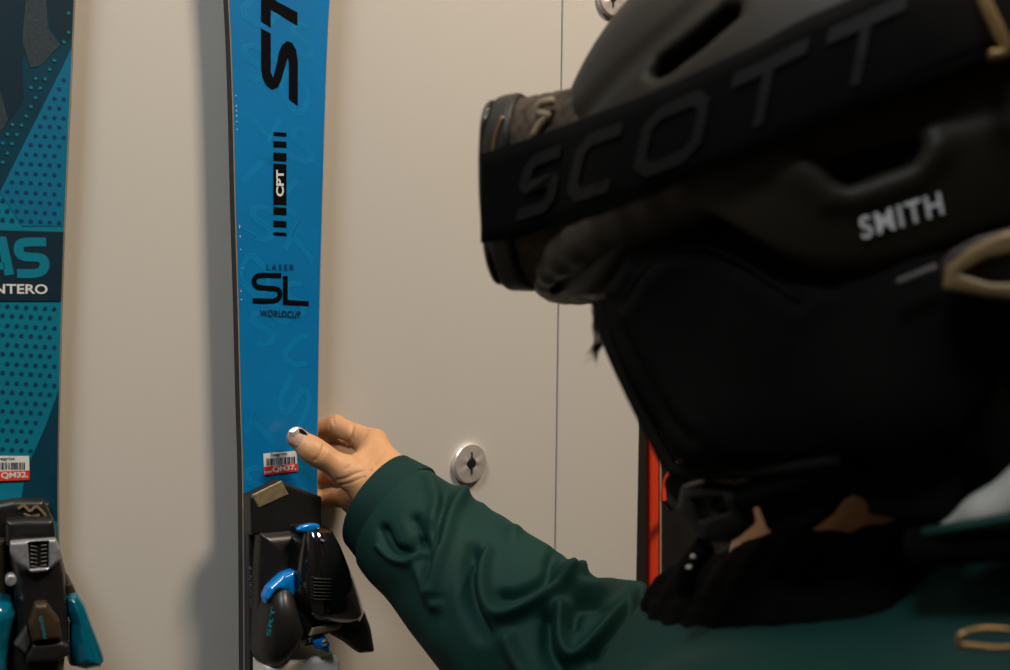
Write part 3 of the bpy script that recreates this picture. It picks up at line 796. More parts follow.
# ear pads: soft pads in the plane of the head's side
def side_frame(s, off): return Frame(HF.w(0, s*off, 0), HF.x*1., HF.n*1., HF.y*s)
EF = side_frame(1, .078)
pad_px = [(592, 290), (600, 330), (622, 382), (645, 428), (662, 462), (682, 474), (760, 473), (840, 462), (900, 470), (960, 440), (1010, 380), (1030, 300), (1010, 240), (920, 250), (840, 262), (790, 252), (740, 222), (700, 204), (660, 208), (620, 240)]
padp = [EF.on(a, b, .022) for a, b in pad_px]
seams = [[(622, 300), (640, 275), (668, 254), (700, 247), (735, 258), (770, 280), (800, 300)],
         [(606, 300), (620, 330), (645, 375), (668, 415), (690, 438)],
         [(636, 262), (665, 238), (700, 230), (745, 246), (790, 276), (830, 284)]]
seamp = [[EF.on(*p, .024) for p in smoothpath(s, 5)] for s in seams]
arr = np.array(padp)
def pad_fn(X, Y, H):
    x2, y2 = X[:, :, 0], Y[:, :, 0]
    d2 = poly2(x2, y2, padp)[:, :, None]
    tx = np.clip(-d2/.03, 0, 1)
    top = .010 + .016*np.sqrt(tx*(2-tx)) + .002*np.sin(x2*90)[:, :, None]*np.sin(y2*70)[:, :, None]
    for sm in seamp:
        g = np.full(x2.shape, 1e9)
        for a, b in zip(sm[:-1], sm[1:]):
            ex_, ey_ = b[0]-a[0], b[1]-a[1]; t = np.clip(((x2-a[0])*ex_+(y2-a[1])*ey_)/(ex_*ex_+ey_*ey_), 0, 1)
            g = np.minimum(g, np.hypot(x2-a[0]-t*ex_, y2-a[1]-t*ey_))
        top = top - (.0022*np.exp(-(g/.0028)**2))[:, :, None] + (.0012*np.exp(-((g-.007)/.004)**2))[:, :, None]
    return smax(smax(d2, H-top, .006), -.006-H, .004)
lo = np.r_[arr.min(0)-.004, -.012]; hi = np.r_[arr.max(0)+.004, .036]
V, Q = sdf(pad_fn, lo, hi, .0014, EF)
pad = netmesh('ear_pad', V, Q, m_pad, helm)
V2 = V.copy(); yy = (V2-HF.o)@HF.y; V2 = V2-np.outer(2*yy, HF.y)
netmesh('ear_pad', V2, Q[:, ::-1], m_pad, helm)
for s in seams[:1]:
    tube('pad_seam', [EF.w(*EF.on(a, b, .024), .0255) for a, b in s], .0008, m_seam, pad, sm=5)
# edge binding along the pad bottom
tube('pad_binding', [EF.w(*EF.on(a, b, .015), .013) for a, b in [(596, 300), (606, 338), (628, 388), (650, 432), (666, 462), (684, 472), (760, 471), (840, 460)]], .0035, m_seam, pad)

# fit clip at the back (gold edged triangular hardware)
def shell_tube(nm, px, off, r, mtl, parent, closed=False):
    pts = [Wd(cast(*p, off)) for p in px]
    return tube(nm, pts, r, mtl, parent, sm=6)
BF = Frame(Wd(cast(985, 268, .004)), HF.x*-1., HF.n*1., HF.y)
clipf = block('clip_base', EF, [EF.on(*p, .038) for p in [(938, 262), (948, 250), (975, 236), (1012, 226), (1030, 228), (1030, 304), (990, 300), (955, 293), (940, 290)]], .026, .038, .002, m_black, helm,
              cuts=[([EF.on(*p, .038) for p in [(962, 272), (985, 256), (1030, 244), (1030, 282), (985, 282)]], .006)])
block('clip_frame', EF, [EF.on(*p, .042) for p in [(941, 290), (944, 267), (965, 249), (1000, 232), (1030, 227), (1030, 302), (985, 297)]], .036, .042, .0015, mat('dull_brass', (.15, .10, .045), .4, metal=.3), helm,
      cuts=[([EF.on(*p, .042) for p in [(960, 274), (985, 259), (1030, 249), (1030, 283), (990, 283)]], .02)])
tube('clip_bar', [EF.w(*EF.on(a, b, .034), .034) for a, b in [(898, 283), (918, 275), (936, 268)]], .0016, mat('grey_bar', (.035, .035, .035), .5), helm)
block('chin_pad', EF, [EF.on(*p, .004) for p in [(690, 455), (752, 478), (753, 507), (763, 532), (780, 539), (803, 536), (826, 519), (838, 503), (850, 497), (862, 503), (864, 516), (900, 524), (960, 528), (965, 440), (820, 440)]], -.012, .004, .004, m_pad, helm, vox=.0014)
# strap tri-glide hanging to the chin buckle
SFm = side_frame(1, .070)
def e2(p, h): return EF.w(*EF.on(*p, h), h)
tube('chin_strap', [e2((860, 455), .004), e2((800, 478), .008), e2((748, 495), .006), e2((715, 505), .000), e2((690, 497), -.010), e2((676, 482), -.022)], .006, m_strap, helm)
bk = block('chin_buckle', EF, [EF.on(*p, .012) for p in [(676, 488), (700, 482), (736, 488), (748, 500), (738, 512), (742, 530), (724, 546), (700, 545), (686, 528), (672, 512)]], -.008, .010, .003, mat('dark_buckle', (.005, .0045, .004), .35, spec=.3), helm, dome=.002,
           cuts=[([EF.on(*p, .012) for p in [(690, 500), (722, 498), (728, 512), (700, 522)]], .005)])
for px, py in ((690, 558), (685.5, 569)):
    c = EF.on(px, py, .008)
    block('metal_snap', EF, [(c[0]+.0015*math.cos(a), c[1]+.0011*math.sin(a)) for a in np.linspace(0, 6.28, 16)[:-1]], -.004, .006, .001, mat('pearl', (.42, .36, .29), .15), helm, vox=.0006)
tube('strap_tail', [e2((706, 545), .000), e2((697, 556), .000), e2((688, 570), -.002), e2((684, 590), -.006)], .005, m_strap, helm)

# ================================================================== GOGGLES
gog = thing('ski_goggles', HF.w(.13, 0, -.02), 'black ski goggles with wide dark lettered strap pushed up on the helmet front', 'goggles')
def side_hit(px, py, ys):
    d = ray(px, py); o = HF.loc(CAM); dd_ = A(d@HF.x, d@HF.y, d@HF.n); return o+dd_*((ys-o[1])/dd_[1])
gp = math.radians(3); gfx = A(-math.cos(PSI)*math.cos(gp), math.sin(PSI)*math.cos(gp), -math.sin(gp))
GN = Wd(side_hit(520, 183.5, .088))
GF = Frame(GN-hl*.088, gfx, hl, np.cross(gfx, hl))
GH = .0510
def grb(Y, Zz, hy, hz, r):
    qx = np.abs(Y)-hy+r; qz = np.abs(Zz)-hz+r; return np.hypot(np.maximum(qx, 0), np.maximum(qz, 0))+np.minimum(np.maximum(qx, qz), 0)-r
def gframe(X, Y, Zz):
    u = X+3.0*Y*Y+2.0*Zz*Zz
    o = grb(Y, Zz, .088, GH, .030)+.35*np.clip(.028-u, 0, 1); i = grb(Y, Zz, .080, GH-.008, .016)
    return smax(smax(o, np.abs(u-.0385)-.0085, .005), -i, .003)
gb = ((-.035, -.10, -.055), (.065, .10, .055))
V, Q = sdf(gframe, *gb, .0013, GF); gf = netmesh('frame', V, Q, m_frame, gog)
V, Q = sdf(lambda X, Y, Zz: smax(grb(Y, Zz, .0855, GH-.003, .019), np.abs(X+3.0*Y*Y+2.0*Zz*Zz-.0475)-.0022, .002), *gb, .0013, GF); netmesh('lens', V, Q, m_lens, gog)
V, Q = sdf(lambda X, Y, Zz: smax(smax(grb(Y, Zz, .0855, GH-.003, .028), np.abs(X+3.0*Y*Y-.009)-.022, .004), -grb(Y, Zz, .070, GH-.018, .018), .003)+.0006*np.sin(X*900)*np.sin(Zz*800+Y*300), *gb, .0013, GF); netmesh('foam', V, Q, m_foam, gog)
# strap: a band lying on the shell, traced on the near side and mirrored on the far side
U_ = [(482, 154), (520, 142), (560, 128), (600, 113), (640, 98), (680, 81), (720, 62), (760, 44), (800, 22), (850, 0), (900, -24), (960, -50)]
L_ = [(482, 243), (520, 236), (560, 223), (600, 210), (640, 196), (680, 181), (720, 166), (760, 150), (800, 134), (850, 114), (900, 94), (960, 68)]
def castg(px, py, off):
    q = cast(px, py, off); return q
U = smoothpath(U_, 6); L = smoothpath(L_, 6); NR = 7
rows = []
for k, (a, b) in enumerate(zip(U, L)):
    row = []
    for j in range(NR):
        t = j/(NR-1); px, py = a*(1-t)+b*t
        q = cast(px, py, .007)
        if px < 600:      # leaves the shell
            w_ = min(1, max(0, (600-px)/70)); w_ = w_*w_*(3-2*w_)
            ys = .0905
            d = ray(px, py); o = HF.loc(CAM); dd_ = A(d@HF.x, d@HF.y, d@HF.n)
            tt = (ys-o[1])/dd_[1]; qq = o+dd_*tt
            q = q*(1-w_)+qq*w_
        row.append(q)
    rows.append(row)
# continue round the back following the shell to the mirror plane
last = np.array(rows[-1]); az0 = math.atan2(last[NR//2][1], last[NR//2][0])
zt, zb = last[0][2], last[-1][2]
print('strap back z', zt, zb, math.degrees(az0), 'front', rows[0][0], rows[0][-1])
n_b = 24
for k in range(1, n_b+1):
    t = k/n_b; row = []
    for j in range(NR):
        z = last[j][2]; a0 = math.atan2(last[j][1], last[j][0]); a_ = a0+(math.pi-a0)*t
        zz = z*(1-t)+(.062-.045*j/(NR-1))*t
        rr = math.sqrt(max(.05, 1-(zz/(EC+.007))**2)); row.append(A((EA+.007)*rr*math.cos(a_), (EB+.007)*rr*math.sin(a_), zz))
    rows.append(row)
allr = rows + [[q*A(1, -1, 1) for q in r] for r in rows[::-1][1:]]
V = [Wd(q) for r in allr for q in r]; Fc = []
for i in range(len(allr)-1):
    for j in range(NR-1): Fc.append([i*NR+j, i*NR+j+1, (i+1)*NR+j+1, (i+1)*NR+j])
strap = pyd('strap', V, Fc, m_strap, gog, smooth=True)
bm = bmesh.new(); bm.from_mesh(strap.data); bmesh.ops.recalc_face_normals(bm, faces=bm.faces); bm.to_mesh(strap.data); bm.free()
so = strap.modifiers.new('th', 'SOLIDIFY'); so.thickness = .0022; so.offset = 0
# embroidered letters along the strap
RW = np.array(rows[:len(U)])
def strap_pt(px, v, off=.0022):
    """point on the strap at picture column px, height v 0 bottom..1 top"""
    ua = np.array(U); la = np.array(L)
    k = np.interp(px, (ua[:, 0]), np.arange(len(ua))); k0 = int(min(len(ua)-2, math.floor(k))); f_ = k-k0
    j = (1-v)*(NR-1); j0 = int(min(NR-2, math.floor(j))); g = j-j0
    q = (RW[k0, j0]*(1-g)+RW[k0, j0+1]*g)*(1-f_)+(RW[k0+1, j0]*(1-g)+RW[k0+1, j0+1]*g)*f_
    nr = np.cross(RW[k0+1, j0]-RW[k0, j0], RW[k0, j0+1]-RW[k0, j0]); nr /= np.linalg.norm(nr)
    if nr[1] < 0: nr = -nr
    return Wd(q+nr*off)
def letters(nm, strokes, wd, mtl):
    V = []; Fc = []
    for s in strokes:
        for q in stroke(s, wd):
            # subdivide quads so they follow the curve
            a, b, c, d = [np.array(x) for x in q]
            n_ = max(1, int(np.linalg.norm(b-a)/.18)); 
            for k in range(n_):
                t0, t1 = k/n_, (k+1)/n_; bs = len(V)
                for x in (a+(b-a)*t0, a+(b-a)*t1, d+(c-d)*t1, d+(c-d)*t0):
                    # x units: u letter width direction in strap heights, v in strap height fraction
                    V.append(strap_pt(x[0]*78+514+(x[1]-.15)*24, x[1]))
                Fc.append([bs, bs+1, bs+2, bs+3])
    o = pyd(nm, V, Fc, mtl, gog)
    bm = bmesh.new(); bm.from_mesh(o.data)
    for f_ in bm.faces:
        if f_.normal.dot(Vector(HF.y)) < 0: f_.normal_flip()
    bm.to_mesh(o.data); bm.free(); return o
b_, t_ = .22, .74; mid = (b_+t_)/2
S_ = lambda x, w_: [(x+w_, t_), (x+.15*w_, t_), (x, t_-.07), (x, mid+.05), (x+.12*w_, mid), (x+.88*w_, mid), (x+w_, mid-.05), (x+w_, b_+.07), (x+.85*w_, b_), (x, b_)]
C_ = lambda x, w_: [(x+w_, t_), (x+.2*w_, t_), (x, t_-.1), (x, b_+.1), (x+.2*w_, b_), (x+w_, b_)]
O_ = lambda x, w_: [(x+.2*w_, t_), (x+.8*w_, t_), (x+w_, t_-.1), (x+w_, b_+.1), (x+.8*w_, b_), (x+.2*w_, b_), (x, b_+.1), (x, t_-.1), (x+.2*w_, t_), (x+.3*w_, t_)]
letters('strap_lettering', [S_(.05, .42), C_(.75, .5), O_(1.6, .72), [(2.65, t_), (3.6, t_)], [(3.12, t_), (3.12, b_)], [(3.85, t_), (4.85, t_)], [(4.35, t_), (4.35, b_)]], .13, m_emb)
# pin stripe on the strap's upper edge
# strap clip at the rear of the helmet
tube('strap_clip', [Wd(cast(*p, .016)) for p in [(978, -30), (984, 0), (998, 30), (1006, 52), (990, 56)]], .0022, m_gold, gog)
# gold marks on the goggle frame
tube('frame_mark', [GF.w(.016, .0878, .013), GF.w(.014, .0878, .024), GF.w(.010, .0865, .034)], .0011, m_gold, gog)
tube('frame_emblem', [Wd(side_hit(*p, .086)) for p in [(553, 101), (541, 104), (538, 112), (548, 116), (541, 124), (534, 136)]], .0022, mat('tan_print', (.22, .16, .09), .6), gog, sm=5)

# ================================================================== PERSON
NB = A(.185, .515, 1.345)                                  # base of the neck
person = None
TL = hl*.185; TR = -hl*.185
LS = NB + hl*.165 + A(-.012, 0, -.079); RS = NB - hl*.15 + A(-.02, .0, -.045)
EL = P(606, 694, .685); WR = P(392, 497, .806)
headc = HF.w(-.005, 0, -.035)
def J(px, py, d, r): return (P(px, py, d), r*.001)
hand_j = dict(
    index=[J(374, 443, .838, 10.5), J(336, 426, .858, 8.6), J(312, 431, .858, 7.8), J(296, 435, .850, 6.8)],
    middle=[J(368, 459, .845, 10.5), J(336, 450, .870, 8.8), J(310, 451, .864, 8.0), J(292, 453, .850, 7.0)],
    ring=[J(361, 479, .843, 10.2), J(336, 473, .866, 8.4), J(312, 475, .860, 7.6), J(297, 476, .848, 6.6)],
    little=[J(354, 498, .836, 9.6), J(331, 498, .854, 7.6), J(313, 498, .850, 7.0), J(300, 498, .843, 6.0)],
    thumb=[J(377, 490, .806, 13.5), J(350, 473, .800, 11.6), J(320, 455, .7935, 9.4), J(311, 449, .7925, 9.3), J(297, 438, .7945, 8.4)])
def hand_fn(X, Y, Zz):
    palm = None
    wr = [WR + A(0, 0, .012), WR, WR - A(0, 0, .014)]
    for n_, w_ in (('index', 0), ('middle', 0), ('ring', 1), ('little', 2)):
        c = cap(X, Y, Zz, wr[w_], hand_j[n_][0][0], .017, .0115)
        palm = c if palm is None else smin(palm, c, .012)
    palm = smin(palm, cap(X, Y, Zz, P(388, 500, .800), hand_j['thumb'][1][0], .018, .0125), .012)
    palm = smin(palm, cap(X, Y, Zz, P(385, 508, .812), P(358, 502, .828), .016, .0105), .012)
    palm = smin(palm, cap(X, Y, Zz, WR, WR+(EL-WR)*.4, .024, .029), .02)
    # web between thumb and index
    palm = smin(palm, cap(X, Y, Zz, P(360, 462, .815), P(372, 455, .830), .008, .010), .010)
    fing = None
    for n_ in ('index', 'middle', 'ring', 'little'):
        c = chain(X, Y, Zz, hand_j[n_], .004)
        for q, r in hand_j[n_][1:3]:
            c = smin(c, cap(X, Y, Zz, q, q+A(0, .002, 0), r*.9, r*.92), .004)
        fing = c if fing is None else smin(fing, c, .0015)
    th = chain(X, Y, Zz, hand_j['thumb'][1:], .006)
    D = smin(palm, fing, .006); D = smin(D, th, .007)
    return D
HCR = [([(354, 421), (351.5, 431), (348, 446)], -1.4, 2.0), ([(367, 431), (361, 443), (356, 453)], -.6, 2.0), ([(315, 460), (321, 453), (323.5, 446)], -.7, 1.4), ([(318, 461), (324, 454), (326, 449)], -.4, 1.2),
 ([(337, 480), (345, 478.5), (357, 473), (370, 470)], -.8, 1.5), ([(341, 485), (350, 483), (364, 477)], -.7, 1.4), ([(372, 440), (364, 450), (352, 456)], .6, 3.0), ([(374, 463), (384, 452)], -.4, 2), ([(346, 469), (356, 462), (362, 460)], -.5, 1.8), ([(333, 418), (334, 424)], -.4, 1.5),
 ([(329, 424), (331, 434)], -.4, 1.4), ([(356, 500), (366, 492), (372, 484)], -.4, 2.0)]
V, Q = sdf(hand_fn, P(285, 530, .93)*A(1, 0, 1)+A(-.002, .755, 0), P(440, 405, .78)*A(1, 0, 1)+A(.02, .90, .01), .0008)
V = folded(V, Q, HCR, 1., ())
hmesh = (V, Q)
def body_fn(X, Y, Zz):
    D = smin(chain(X, Y, Zz, [(NB+A(0, 0, .02), .058), (HF.w(-.03, 0, -.085), .055)], .01),
             chain(X, Y, Zz, [(LS, .045), (NB-A(0, 0, .11), .065), (RS, .045)], .05), .06)
    pelv = NB + A(.02, -.01, -.50)
    D = smin(D, ell(X, Y, Zz, NB+A(.01, 0, -.22), (.16, .15, .22)), .06)
    D = smin(D, ell(X, Y, Zz, pelv, (.16, .16, .14)), .08)
    D = smin(D, chain(X, Y, Zz, [(RS, .05), (EL, .042), (WR+(EL-WR)*.18, .0275)], .02), .03)
    le = LS+A(.06, .06, -.27); lw = le+A(-.05, .12, -.20)
    D = smin(D, chain(X, Y, Zz, [(LS, .05), (le, .042), (lw, .028), (lw+A(-.01, .03, -.09), .030)], .02), .03)
    for s_ in (-1, 1):
        hp = pelv + hl*.09*s_ + A(0, 0, -.05); kn = hp + A(-.01, .02, -.40); an = kn+A(.02, 0, -.33)
        D = smin(D, chain(X, Y, Zz, [(hp, .09), (kn, .058), (an, .042), (an+hf*A(1, 1, 0)*.13+A(0, 0, -.012), .030)], .02), .03)
    return D
V1, Q1 = sdf(body_fn, (-.16, .12, .0), (.55, .90, 1.47), .009)
def head_fn(X, Y, Zz):
    D = ell(X, Y, Zz, (-.012, 0, -.005), (.098, .077, .100))
    D = smin(D, ell(X, Y, Zz, (.022, 0, -.072), (.062, .055, .068)), .03)     # jaw / face
    D = smin(D, cap(X, Y, Zz, (.083, 0, -.030), (.108, 0, -.072), .008, .013), .014)  # nose
    D = smin(D, cap(X, Y, Zz, (.078, -.016, -.105), (.078, .016, -.105), .008, .008), .008)
    D = smin(D, cap(X, Y, Zz, (.068, -.01, -.135), (.068, .01, -.135), .014, .014), .012)
    for s_ in (-1, 1):
        D = smax(D, -ell(X, Y, Zz, (.100, s_*.032, -.036), (.018, .017, .012)), .012)
        D = smin(D, ell(X, Y, Zz, (.073, s_*.032, -.037), (.013, .013, .011)), .003)
        D = smin(D, ell(X, Y, Zz, (-.010, s_*.080, -.050), (.018, .008, .030)), .006)
    D = smax(D, -cap(X, Y, Zz, (.092, -.024, -.106), (.092, .024, -.106), .0015, .0015), .003)
    D = smin(D, cap(X, Y, Zz, (-.030, 0, -.07), (-.058, 0, -.16), .055, .056), .03)
    return D
V3, Q3 = sdf(head_fn, (-.13, -.10, -.20), (.13, .10, .11), .0028, HF)
Va = np.concatenate([hmesh[0], V1, V3]); Qa = np.concatenate([Q, Q1+len(V), Q3+len(V)+len(V1)])
me = netmesh('person', Va, Qa, None); me.name = 'person'
person = link('person', me, m_skin); person['label'] = 'person in black helmet and dark green jacket, right hand holding the blue ski'; person['category'] = 'person'
# thumb nail
nb = P(297.5, 434.8, .7945); tdir = hand_j['thumb'][4][0]-hand_j['thumb'][3][0]; tdir /= np.linalg.norm(tdir)
ctr = hand_j['thumb'][4][0]-tdir*.001
nup = -ray(297, 437); nup = nup/np.linalg.norm(nup)+A(-.1, 0, .42); nup -= tdir*(nup@tdir); nup /= np.linalg.norm(nup); nsd = np.cross(tdir, nup)
V = []; Fc = []; nu, nv = 13, 15
for i in range(nv):
    t = i/(nv-1); yv = -.0085+.0165*t
    wv = math.sqrt(max(0, 1-abs(2*t-1)**3.2))*1.02
    for j in range(nu):
        an = (-1+2*j/(nu-1))*wv
        rr = .0090 - .0022*max(0, t-.55)**2*4+ .0
        V.append(ctr+tdir*yv+(nup*math.cos(an)+nsd*math.sin(an))*rr)
for i in range(nv-1):
    for j in range(nu-1): Fc.append([i*nu+j, i*nu+j+1, (i+1)*nu+j+1, (i+1)*nu+j])
nail = pyd('thumb_nail', V, Fc, m_nail, person, smooth=True)
so = nail.modifiers.new('s', 'SOLIDIFY'); so.thickness = .0008; so.offset = 0
V = []; 
def npt(yv, an, e=.0007): return ctr+tdir*yv+(nup*math.cos(an)+nsd*math.sin(an))*(.0090+e)
def npatch(nm, pts, mtl, e):
    n = len(pts); c = np.mean(pts, 0); V = [npt(*c, e)]+[npt(*p, e) for p in pts]
    return pyd(nm, V, [[0, 1+i, 1+(i+1) % n] for i in range(n)], mtl, nail)
NS = 1 if (nsd@RC) > 0 else -1
npatch('black_nail_mark', [(-.0035, NS*.35), (.0005, NS*.25), (.003, NS*.55), (.001, NS*.75), (-.003, NS*.75), (-.006, NS*.6)], m_print, .0007)
npatch('glitter_tip', [(.0005, NS*.15), (.004, NS*.55), (.0065, NS*.2), (.0072, -NS*.2), (.005, -NS*.5), (.001, -NS*.3)], mat('glitter', (.75, .62, .5), .2, metal=.6, col2=(.35, .25, .2), vscale=900), .0006)

# eyelash / hair wisps in front of the pad
hb = bmesh.new()
Vh = []; Fh = []
for i in range(70):
    px = 597+random.uniform(-2, 6); py = 300+random.uniform(0, 46); d = .462
    a = P(px, py, d); b = P(px-random.uniform(1, 5), py+random.uniform(5, 12), d); c = P(px-random.uniform(2, 12)*(.25+.9*(py > 328)), py+random.uniform(10, 24), d+random.uniform(-.004, .004))
    pts = [a, b, c]; bs = len(Vh)
    for k_, (q, r_) in enumerate(zip(pts, (.00035, .0003, .0001))):
        for s_ in range(3): an = 2.1*s_; Vh.append(q+RC*math.cos(an)*r_+A(0, 1, 0)*math.sin(an)*r_)
    for k_ in range(2):
        for s_ in range(3): Fh.append([bs+k_*3+s_, bs+k_*3+(s_+1) % 3, bs+k_*3+3+(s_+1) % 3, bs+k_*3+3+s_])
pyd('hair', Vh, Fh, m_hair, person)

def hair_fn(X, Y, Zz):
    D = ell(X, Y, Zz, (-.030, 0, -.02), (.098, .088, .10))
    D = smin(D, cap(X, Y, Zz, (-.060, 0, -.08), (-.085, 0, -.165), .076, .066), .03)
    D = smax(D, X-.00, .02)
    D = smin(D, cap(X, Y, Zz, (-.05, .05, -.10), (-.085, .056, -.155), .045, .034), .02)
    D = smin(D, cap(X, Y, Zz, (.005, .062, -.10), (-.030, .062, -.150), .012, .010), .008)
    return D+.0012*np.sin(np.arctan2(Y, X+.02)*70)
V, Q = sdf(hair_fn, (-.18, -.13, -.27), (.04, .13, .10), .0025, HF)
netmesh('hair', V, Q, m_hair, person)
# ---- jacket
cuffA = P(379, 503, .806); cuffB = P(404, 521, .795)
def fold(D, X, Y, Zz, pts, r, k, sub=False):
    g = None
    for a, b in zip(pts[:-1], pts[1:]):
        c = cap(X, Y, Zz, P(*a), P(*b), r, r); g = c if g is None else np.minimum(g, c)
    return smax(D, -g, k) if sub else smin(D, g, k)
SL = [(383, 508, .802, 36), (405, 526, .790, 38.5), (431, 549, .770, 41.5), (471, 589, .742, 46.5), (524, 634, .712, 54), (604, 690, .685, 60), (678, 710, .672, 62), (760, 690, .672, 68)]
SLp = [(P(a, b, c), r*.001) for a, b, c, r in SL]
def sleeve_fn(X, Y, Zz):
    D = chain(X, Y, Zz, SLp, .03)
    # open end at the wrist
    ax = cuffA-cuffB; ax /= np.linalg.norm(ax)
    h = (X-cuffA[0])*ax[0]+(Y-cuffA[1])*ax[1]+(Zz-cuffA[2])*ax[2]
    D = D + .0009*np.sin(X*70+Zz*40)*np.sin(Zz*95-Y*50)
    return D, h
def sleeve_only(X, Y, Zz):
    D, h = sleeve_fn(X, Y, Zz); D = smax(D, h+.020, .004)
    return smax(D, -(chain(X, Y, Zz, [(cuffA+(cuffA-cuffB), .030), (SLp[1][0], .034)], .01)), .004)
V, Q = sdf(sleeve_only, (-.17, .52, 1.00), (.30, .92, 1.43), .0017)
FOLDS = [ # polyline in the view of the arm, height mm (+ ridge / - valley), width px
 ([(462, 493), (452, 512), (446, 535), (440, 560), (436, 590)], 5, 9), ([(428, 478), (436, 500), (434, 520)], 3, 8), ([(484, 506), (500, 520), (512, 535)], 4, 9),
 ([(485, 552), (483, 575), (486, 600), (498, 615), (524, 608), (556, 590), (580, 572)], 6, 9), ([(562, 574), (566, 582), (578, 590), (606, 592), (642, 592)], 6, 9),
 ([(560, 610), (562, 640), (574, 656), (596, 640), (622, 612), (640, 606)], 6, 9), ([(380, 546), (394, 559), (410, 562), (420, 552)], 3, 5), ([(420, 570), (430, 595), (436, 605)], 4, 8),
 ([(508, 640), (520, 662), (540, 690)], 5, 10), ([(612, 650), (600, 680)], 5, 9), ([(520, 530), (545, 548), (560, 552)], 3, 8),
 ([(447, 498), (440, 520), (436, 545)], -4, 7), ([(474, 550), (468, 575), (470, 605), (482, 632)], -7, 10), ([(486, 546), (478, 560)], -3, 6), ([(552, 560), (546, 580), (520, 594), (502, 596)], -5, 8),
 ([(548, 620), (548, 650), (560, 672)], -6, 10), ([(630, 610), (612, 634), (598, 660)], -5, 8), ([(384, 530), (392, 547), (408, 551), (418, 538)], -4, 6), ([(600, 604), (580, 606), (572, 625)], -5, 8),
 ([(415, 520), (424, 545), (425, 570)], -4, 8), ([(640, 640), (625, 670)], -4, 8)]
SILH = [((470, 496), 2, 13), ((444, 488), -2.5, 10), ((492, 508), -3, 12), ((525, 531), 2, 14), ((572, 556), 1.5, 16), ((602, 580), 0, 12), ((640, 596), 4, 15), ((398, 590), -3, 18), ((440, 640), 2, 20)]
FOLDS = [(p, a_, w_*.82) for p, a_, w_ in FOLDS]
V = folded(V, Q, FOLDS, 1.75, SILH)
def torso_fn(X, Y, Zz):
    D = smin(chain(X, Y, Zz, [(LS, .070), (A(.215, .392, 1.317), .055), (NB-hf*A(1, 1, 0)*.12-A(0, 0, .02), .055), (RS-hf*A(1, 1, 0)*.03, .068)], .03), chain(X, Y, Zz, [(LS-A(0, 0, .03), .066), (NB-A(0, 0, .125), .080), (RS, .068)], .05), .03)
    D = smin(D, ell(X, Y, Zz, NB+A(.01, 0, -.22), (.19, .18, .25)), .06)
    D = smin(D, ell(X, Y, Zz, NB+A(.02, -.01, -.46), (.19, .19, .17)), .08)
    le = LS+A(.06, .06, -.27); lw = le+A(-.05, .12, -.20)
    D = smin(D, chain(X, Y, Zz, [(LS, .072), (le, .060), (lw, .045)], .03), .03)
    # hood folds at the back of the neck
    D = smin(D, chain(X, Y, Zz, [(NB-hf*.10+hl*.08+A(0, 0, -.015), .03), (NB-hf*.13+A(0, 0, -.01), .035), (NB-hf*.10-hl*.09-A(0, 0, .02), .03)], .02), .03)
    D = smin(D, chain(X, Y, Zz, [(SLp[-1][0], .07), (RS, .072)], .03), .04)
    D = D + .0025*np.sin(X*45+Y*20)*np.sin(Zz*40+X*15)
    return smax(D, -chain(X, Y, Zz, [(NB+A(0, 0, -.05), .062), (NB+A(0, 0, .2), .075)], .01), .008)
Vt, Qt = sdf(torso_fn, (-.16, .10, .70), (.48, .92, 1.47), .0045)
jme = netmesh('jacket', np.concatenate([V, Vt]), np.concatenate([Q, Qt+len(V)]), None)
jacket = link('jacket', jme, m_jacket, person)
# turned cuff: oval tapered ring
def cuff_fn(X, Y, Zz):
    ax = cuffA-cuffB; ax /= np.linalg.norm(ax)
    e1 = np.cross(ax, A(0, 1, 0)); e1 /= np.linalg.norm(e1); e2_ = np.cross(ax, e1)
    h = (X-cuffA[0])*ax[0]+(Y-cuffA[1])*ax[1]+(Zz-cuffA[2])*ax[2]
    a = (X-cuffA[0])*e1[0]+(Y-cuffA[1])*e1[1]+(Zz-cuffA[2])*e1[2]; b = (X-cuffA[0])*e2_[0]+(Y-cuffA[1])*e2_[1]+(Zz-cuffA[2])*e2_[2]
    an = np.arctan2(b, a)
    r = np.sqrt((a/.0415)**2+(b/.036)**2)*.0430 + .0012*np.sin(an*3+h*60)
    R = .0435 + .005*np.clip(-h/.024, 0, 1)
    return smax(np.abs(r-R)-.0022, np.abs(h+.010)-.0135, .0025)
V, Q = sdf(cuff_fn, cuffA-A(.07, .07, .07), cuffA+A(.075, .07, .07), .0012)
cf = netmesh('cuff', V, Q, m_jack2, jacket)
print('LS', LS, 'RS', RS)
# D-ring on the near shoulder
dr = P(985, 638, .36)
tube('metal_ring', [P(958, 645, .34), P(962, 634, .34), P(985, 629, .34), P(1015, 632, .34), P(1022, 645, .34), P(995, 648, .34), P(972, 646, .34), P(958, 645, .34)], .0011, m_gold, jacket)
# white lining of the hood at the nape
def lining(X, Y, Zz):
    a, b, c = P(943, 525, .375), P(985, 513, .365), P(1045, 488, .355)
    return smin(cap(X, Y, Zz, a, b, .0015, .006), cap(X, Y, Zz, b, c, .006, .014), .008)
V, Q = sdf(lining, P(930, 560, .37)-A(.03, .06, .03), P(1070, 420, .42)+A(.04, .04, .03), .002)
netmesh('hood_lining', V, Q, mat('pale_lining', (.36, .35, .31), .8), jacket)
tube('hood_piping', [P(925, 533, .375), P(960, 527, .36), P(1000, 520, .35), P(1050, 510, .34)], .0022, m_jacket, jacket)
tube('hood_edge', [P(915, 548, .385), P(960, 543, .37), P(1000, 540, .36), P(1060, 534, .35)], .008, m_scarf, jacket)
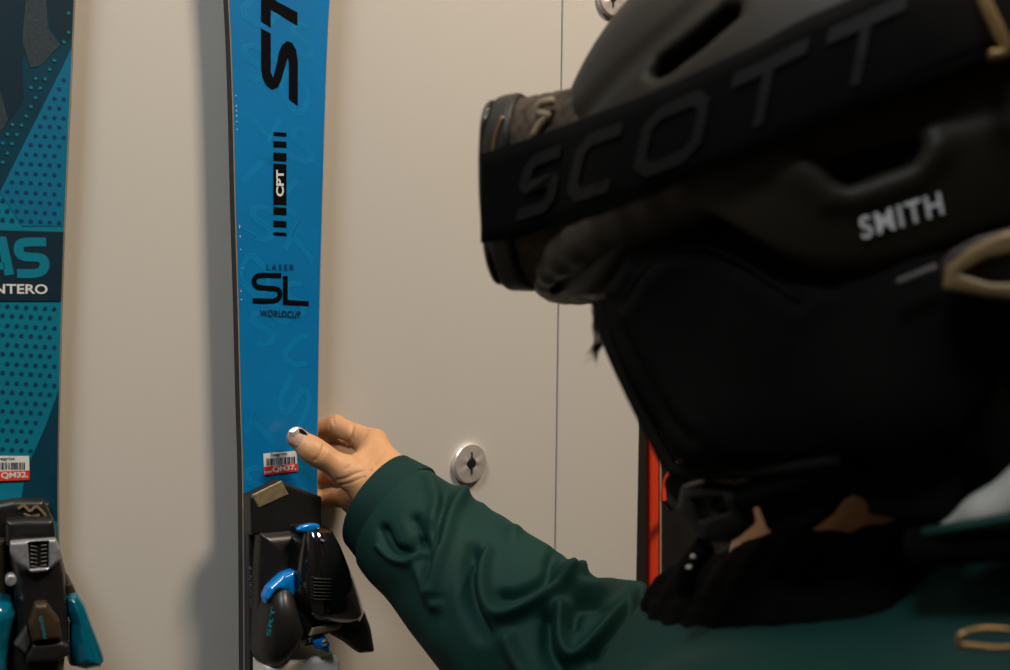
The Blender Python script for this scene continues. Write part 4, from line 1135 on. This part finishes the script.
# ---- black fleece scarf round the neck
def scarf_fn(X, Y, Zz):
    pts = []
    for i in range(25):
        a = 2*math.pi*i/24
        rf, rl = (.076 if math.cos(a) > 0 else .080), .072+(.012 if math.cos(a) < -.3 else 0)
        p = NB + A(0, 0, .004) + hf*A(1, 1, 0)*rf*math.cos(a) + hl*rl*math.sin(a) + A(0, 0, (-.040 if math.cos(a) > 0 else -.014)*math.cos(a)+.004*math.sin(3*a)+(.0035 if math.cos(a) < .25 else 0))
        pts.append((p, .032+.003*math.sin(5*a)))
    D = chain(X, Y, Zz, pts, .01)
    D2 = chain(X, Y, Zz, [(p+A(0, 0, -.034)+(p-NB)*A(.12, .12, 0), .032) for p, r in pts], .01)
    D = smin(D, D2, .006)
    return D + .0012*np.sin(X*410+Zz*160)*np.sin(Zz*380+Y*250)+.002*np.sin(X*60+Zz*90)
V, Q = sdf(scarf_fn, (-.03, .29, 1.20), (.38, .78, 1.47), .0028)
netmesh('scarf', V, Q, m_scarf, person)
# ---- trousers and boots (below the picture)
def trou(X, Y, Zz):
    pelv = NB + A(.02, -.01, -.50); D = ell(X, Y, Zz, pelv, (.185, .185, .15))
    for s_ in (-1, 1):
        hp = pelv + hl*.09*s_ + A(0, 0, -.05); kn = hp + A(-.01, .02, -.40); an = kn+A(.02, 0, -.30)
        D = smin(D, chain(X, Y, Zz, [(hp, .105), (kn, .078), (an, .075)], .02), .03)
    return D
V, Q = sdf(trou, (-.15, .15, .0), (.55, .95, 1.05), .010); netmesh('trousers', V, Q, m_trouser, person)
for s_ in (-1, 1):
    an = NB + A(.03, .01, 0)+hl*.09*s_; an = A(an[0], an[1], .10); ff = hf*A(1, 1, 0)
    V, Q = sdf(lambda X, Y, Zz: np.maximum(chain(X, Y, Zz, [(an+A(0, 0, .12), .055), (an-A(0, 0, .03), .058), (an+ff*.16-A(0, 0, .045), .045)], .03), -Zz+.001), an-A(.30, .30, .11), an+A(.30, .30, .20), .008)
    netmesh('boot', V, Q, m_black, person)
print('faces', sum(len(o.data.polygons) for o in SC.objects if o.type == 'MESH'))
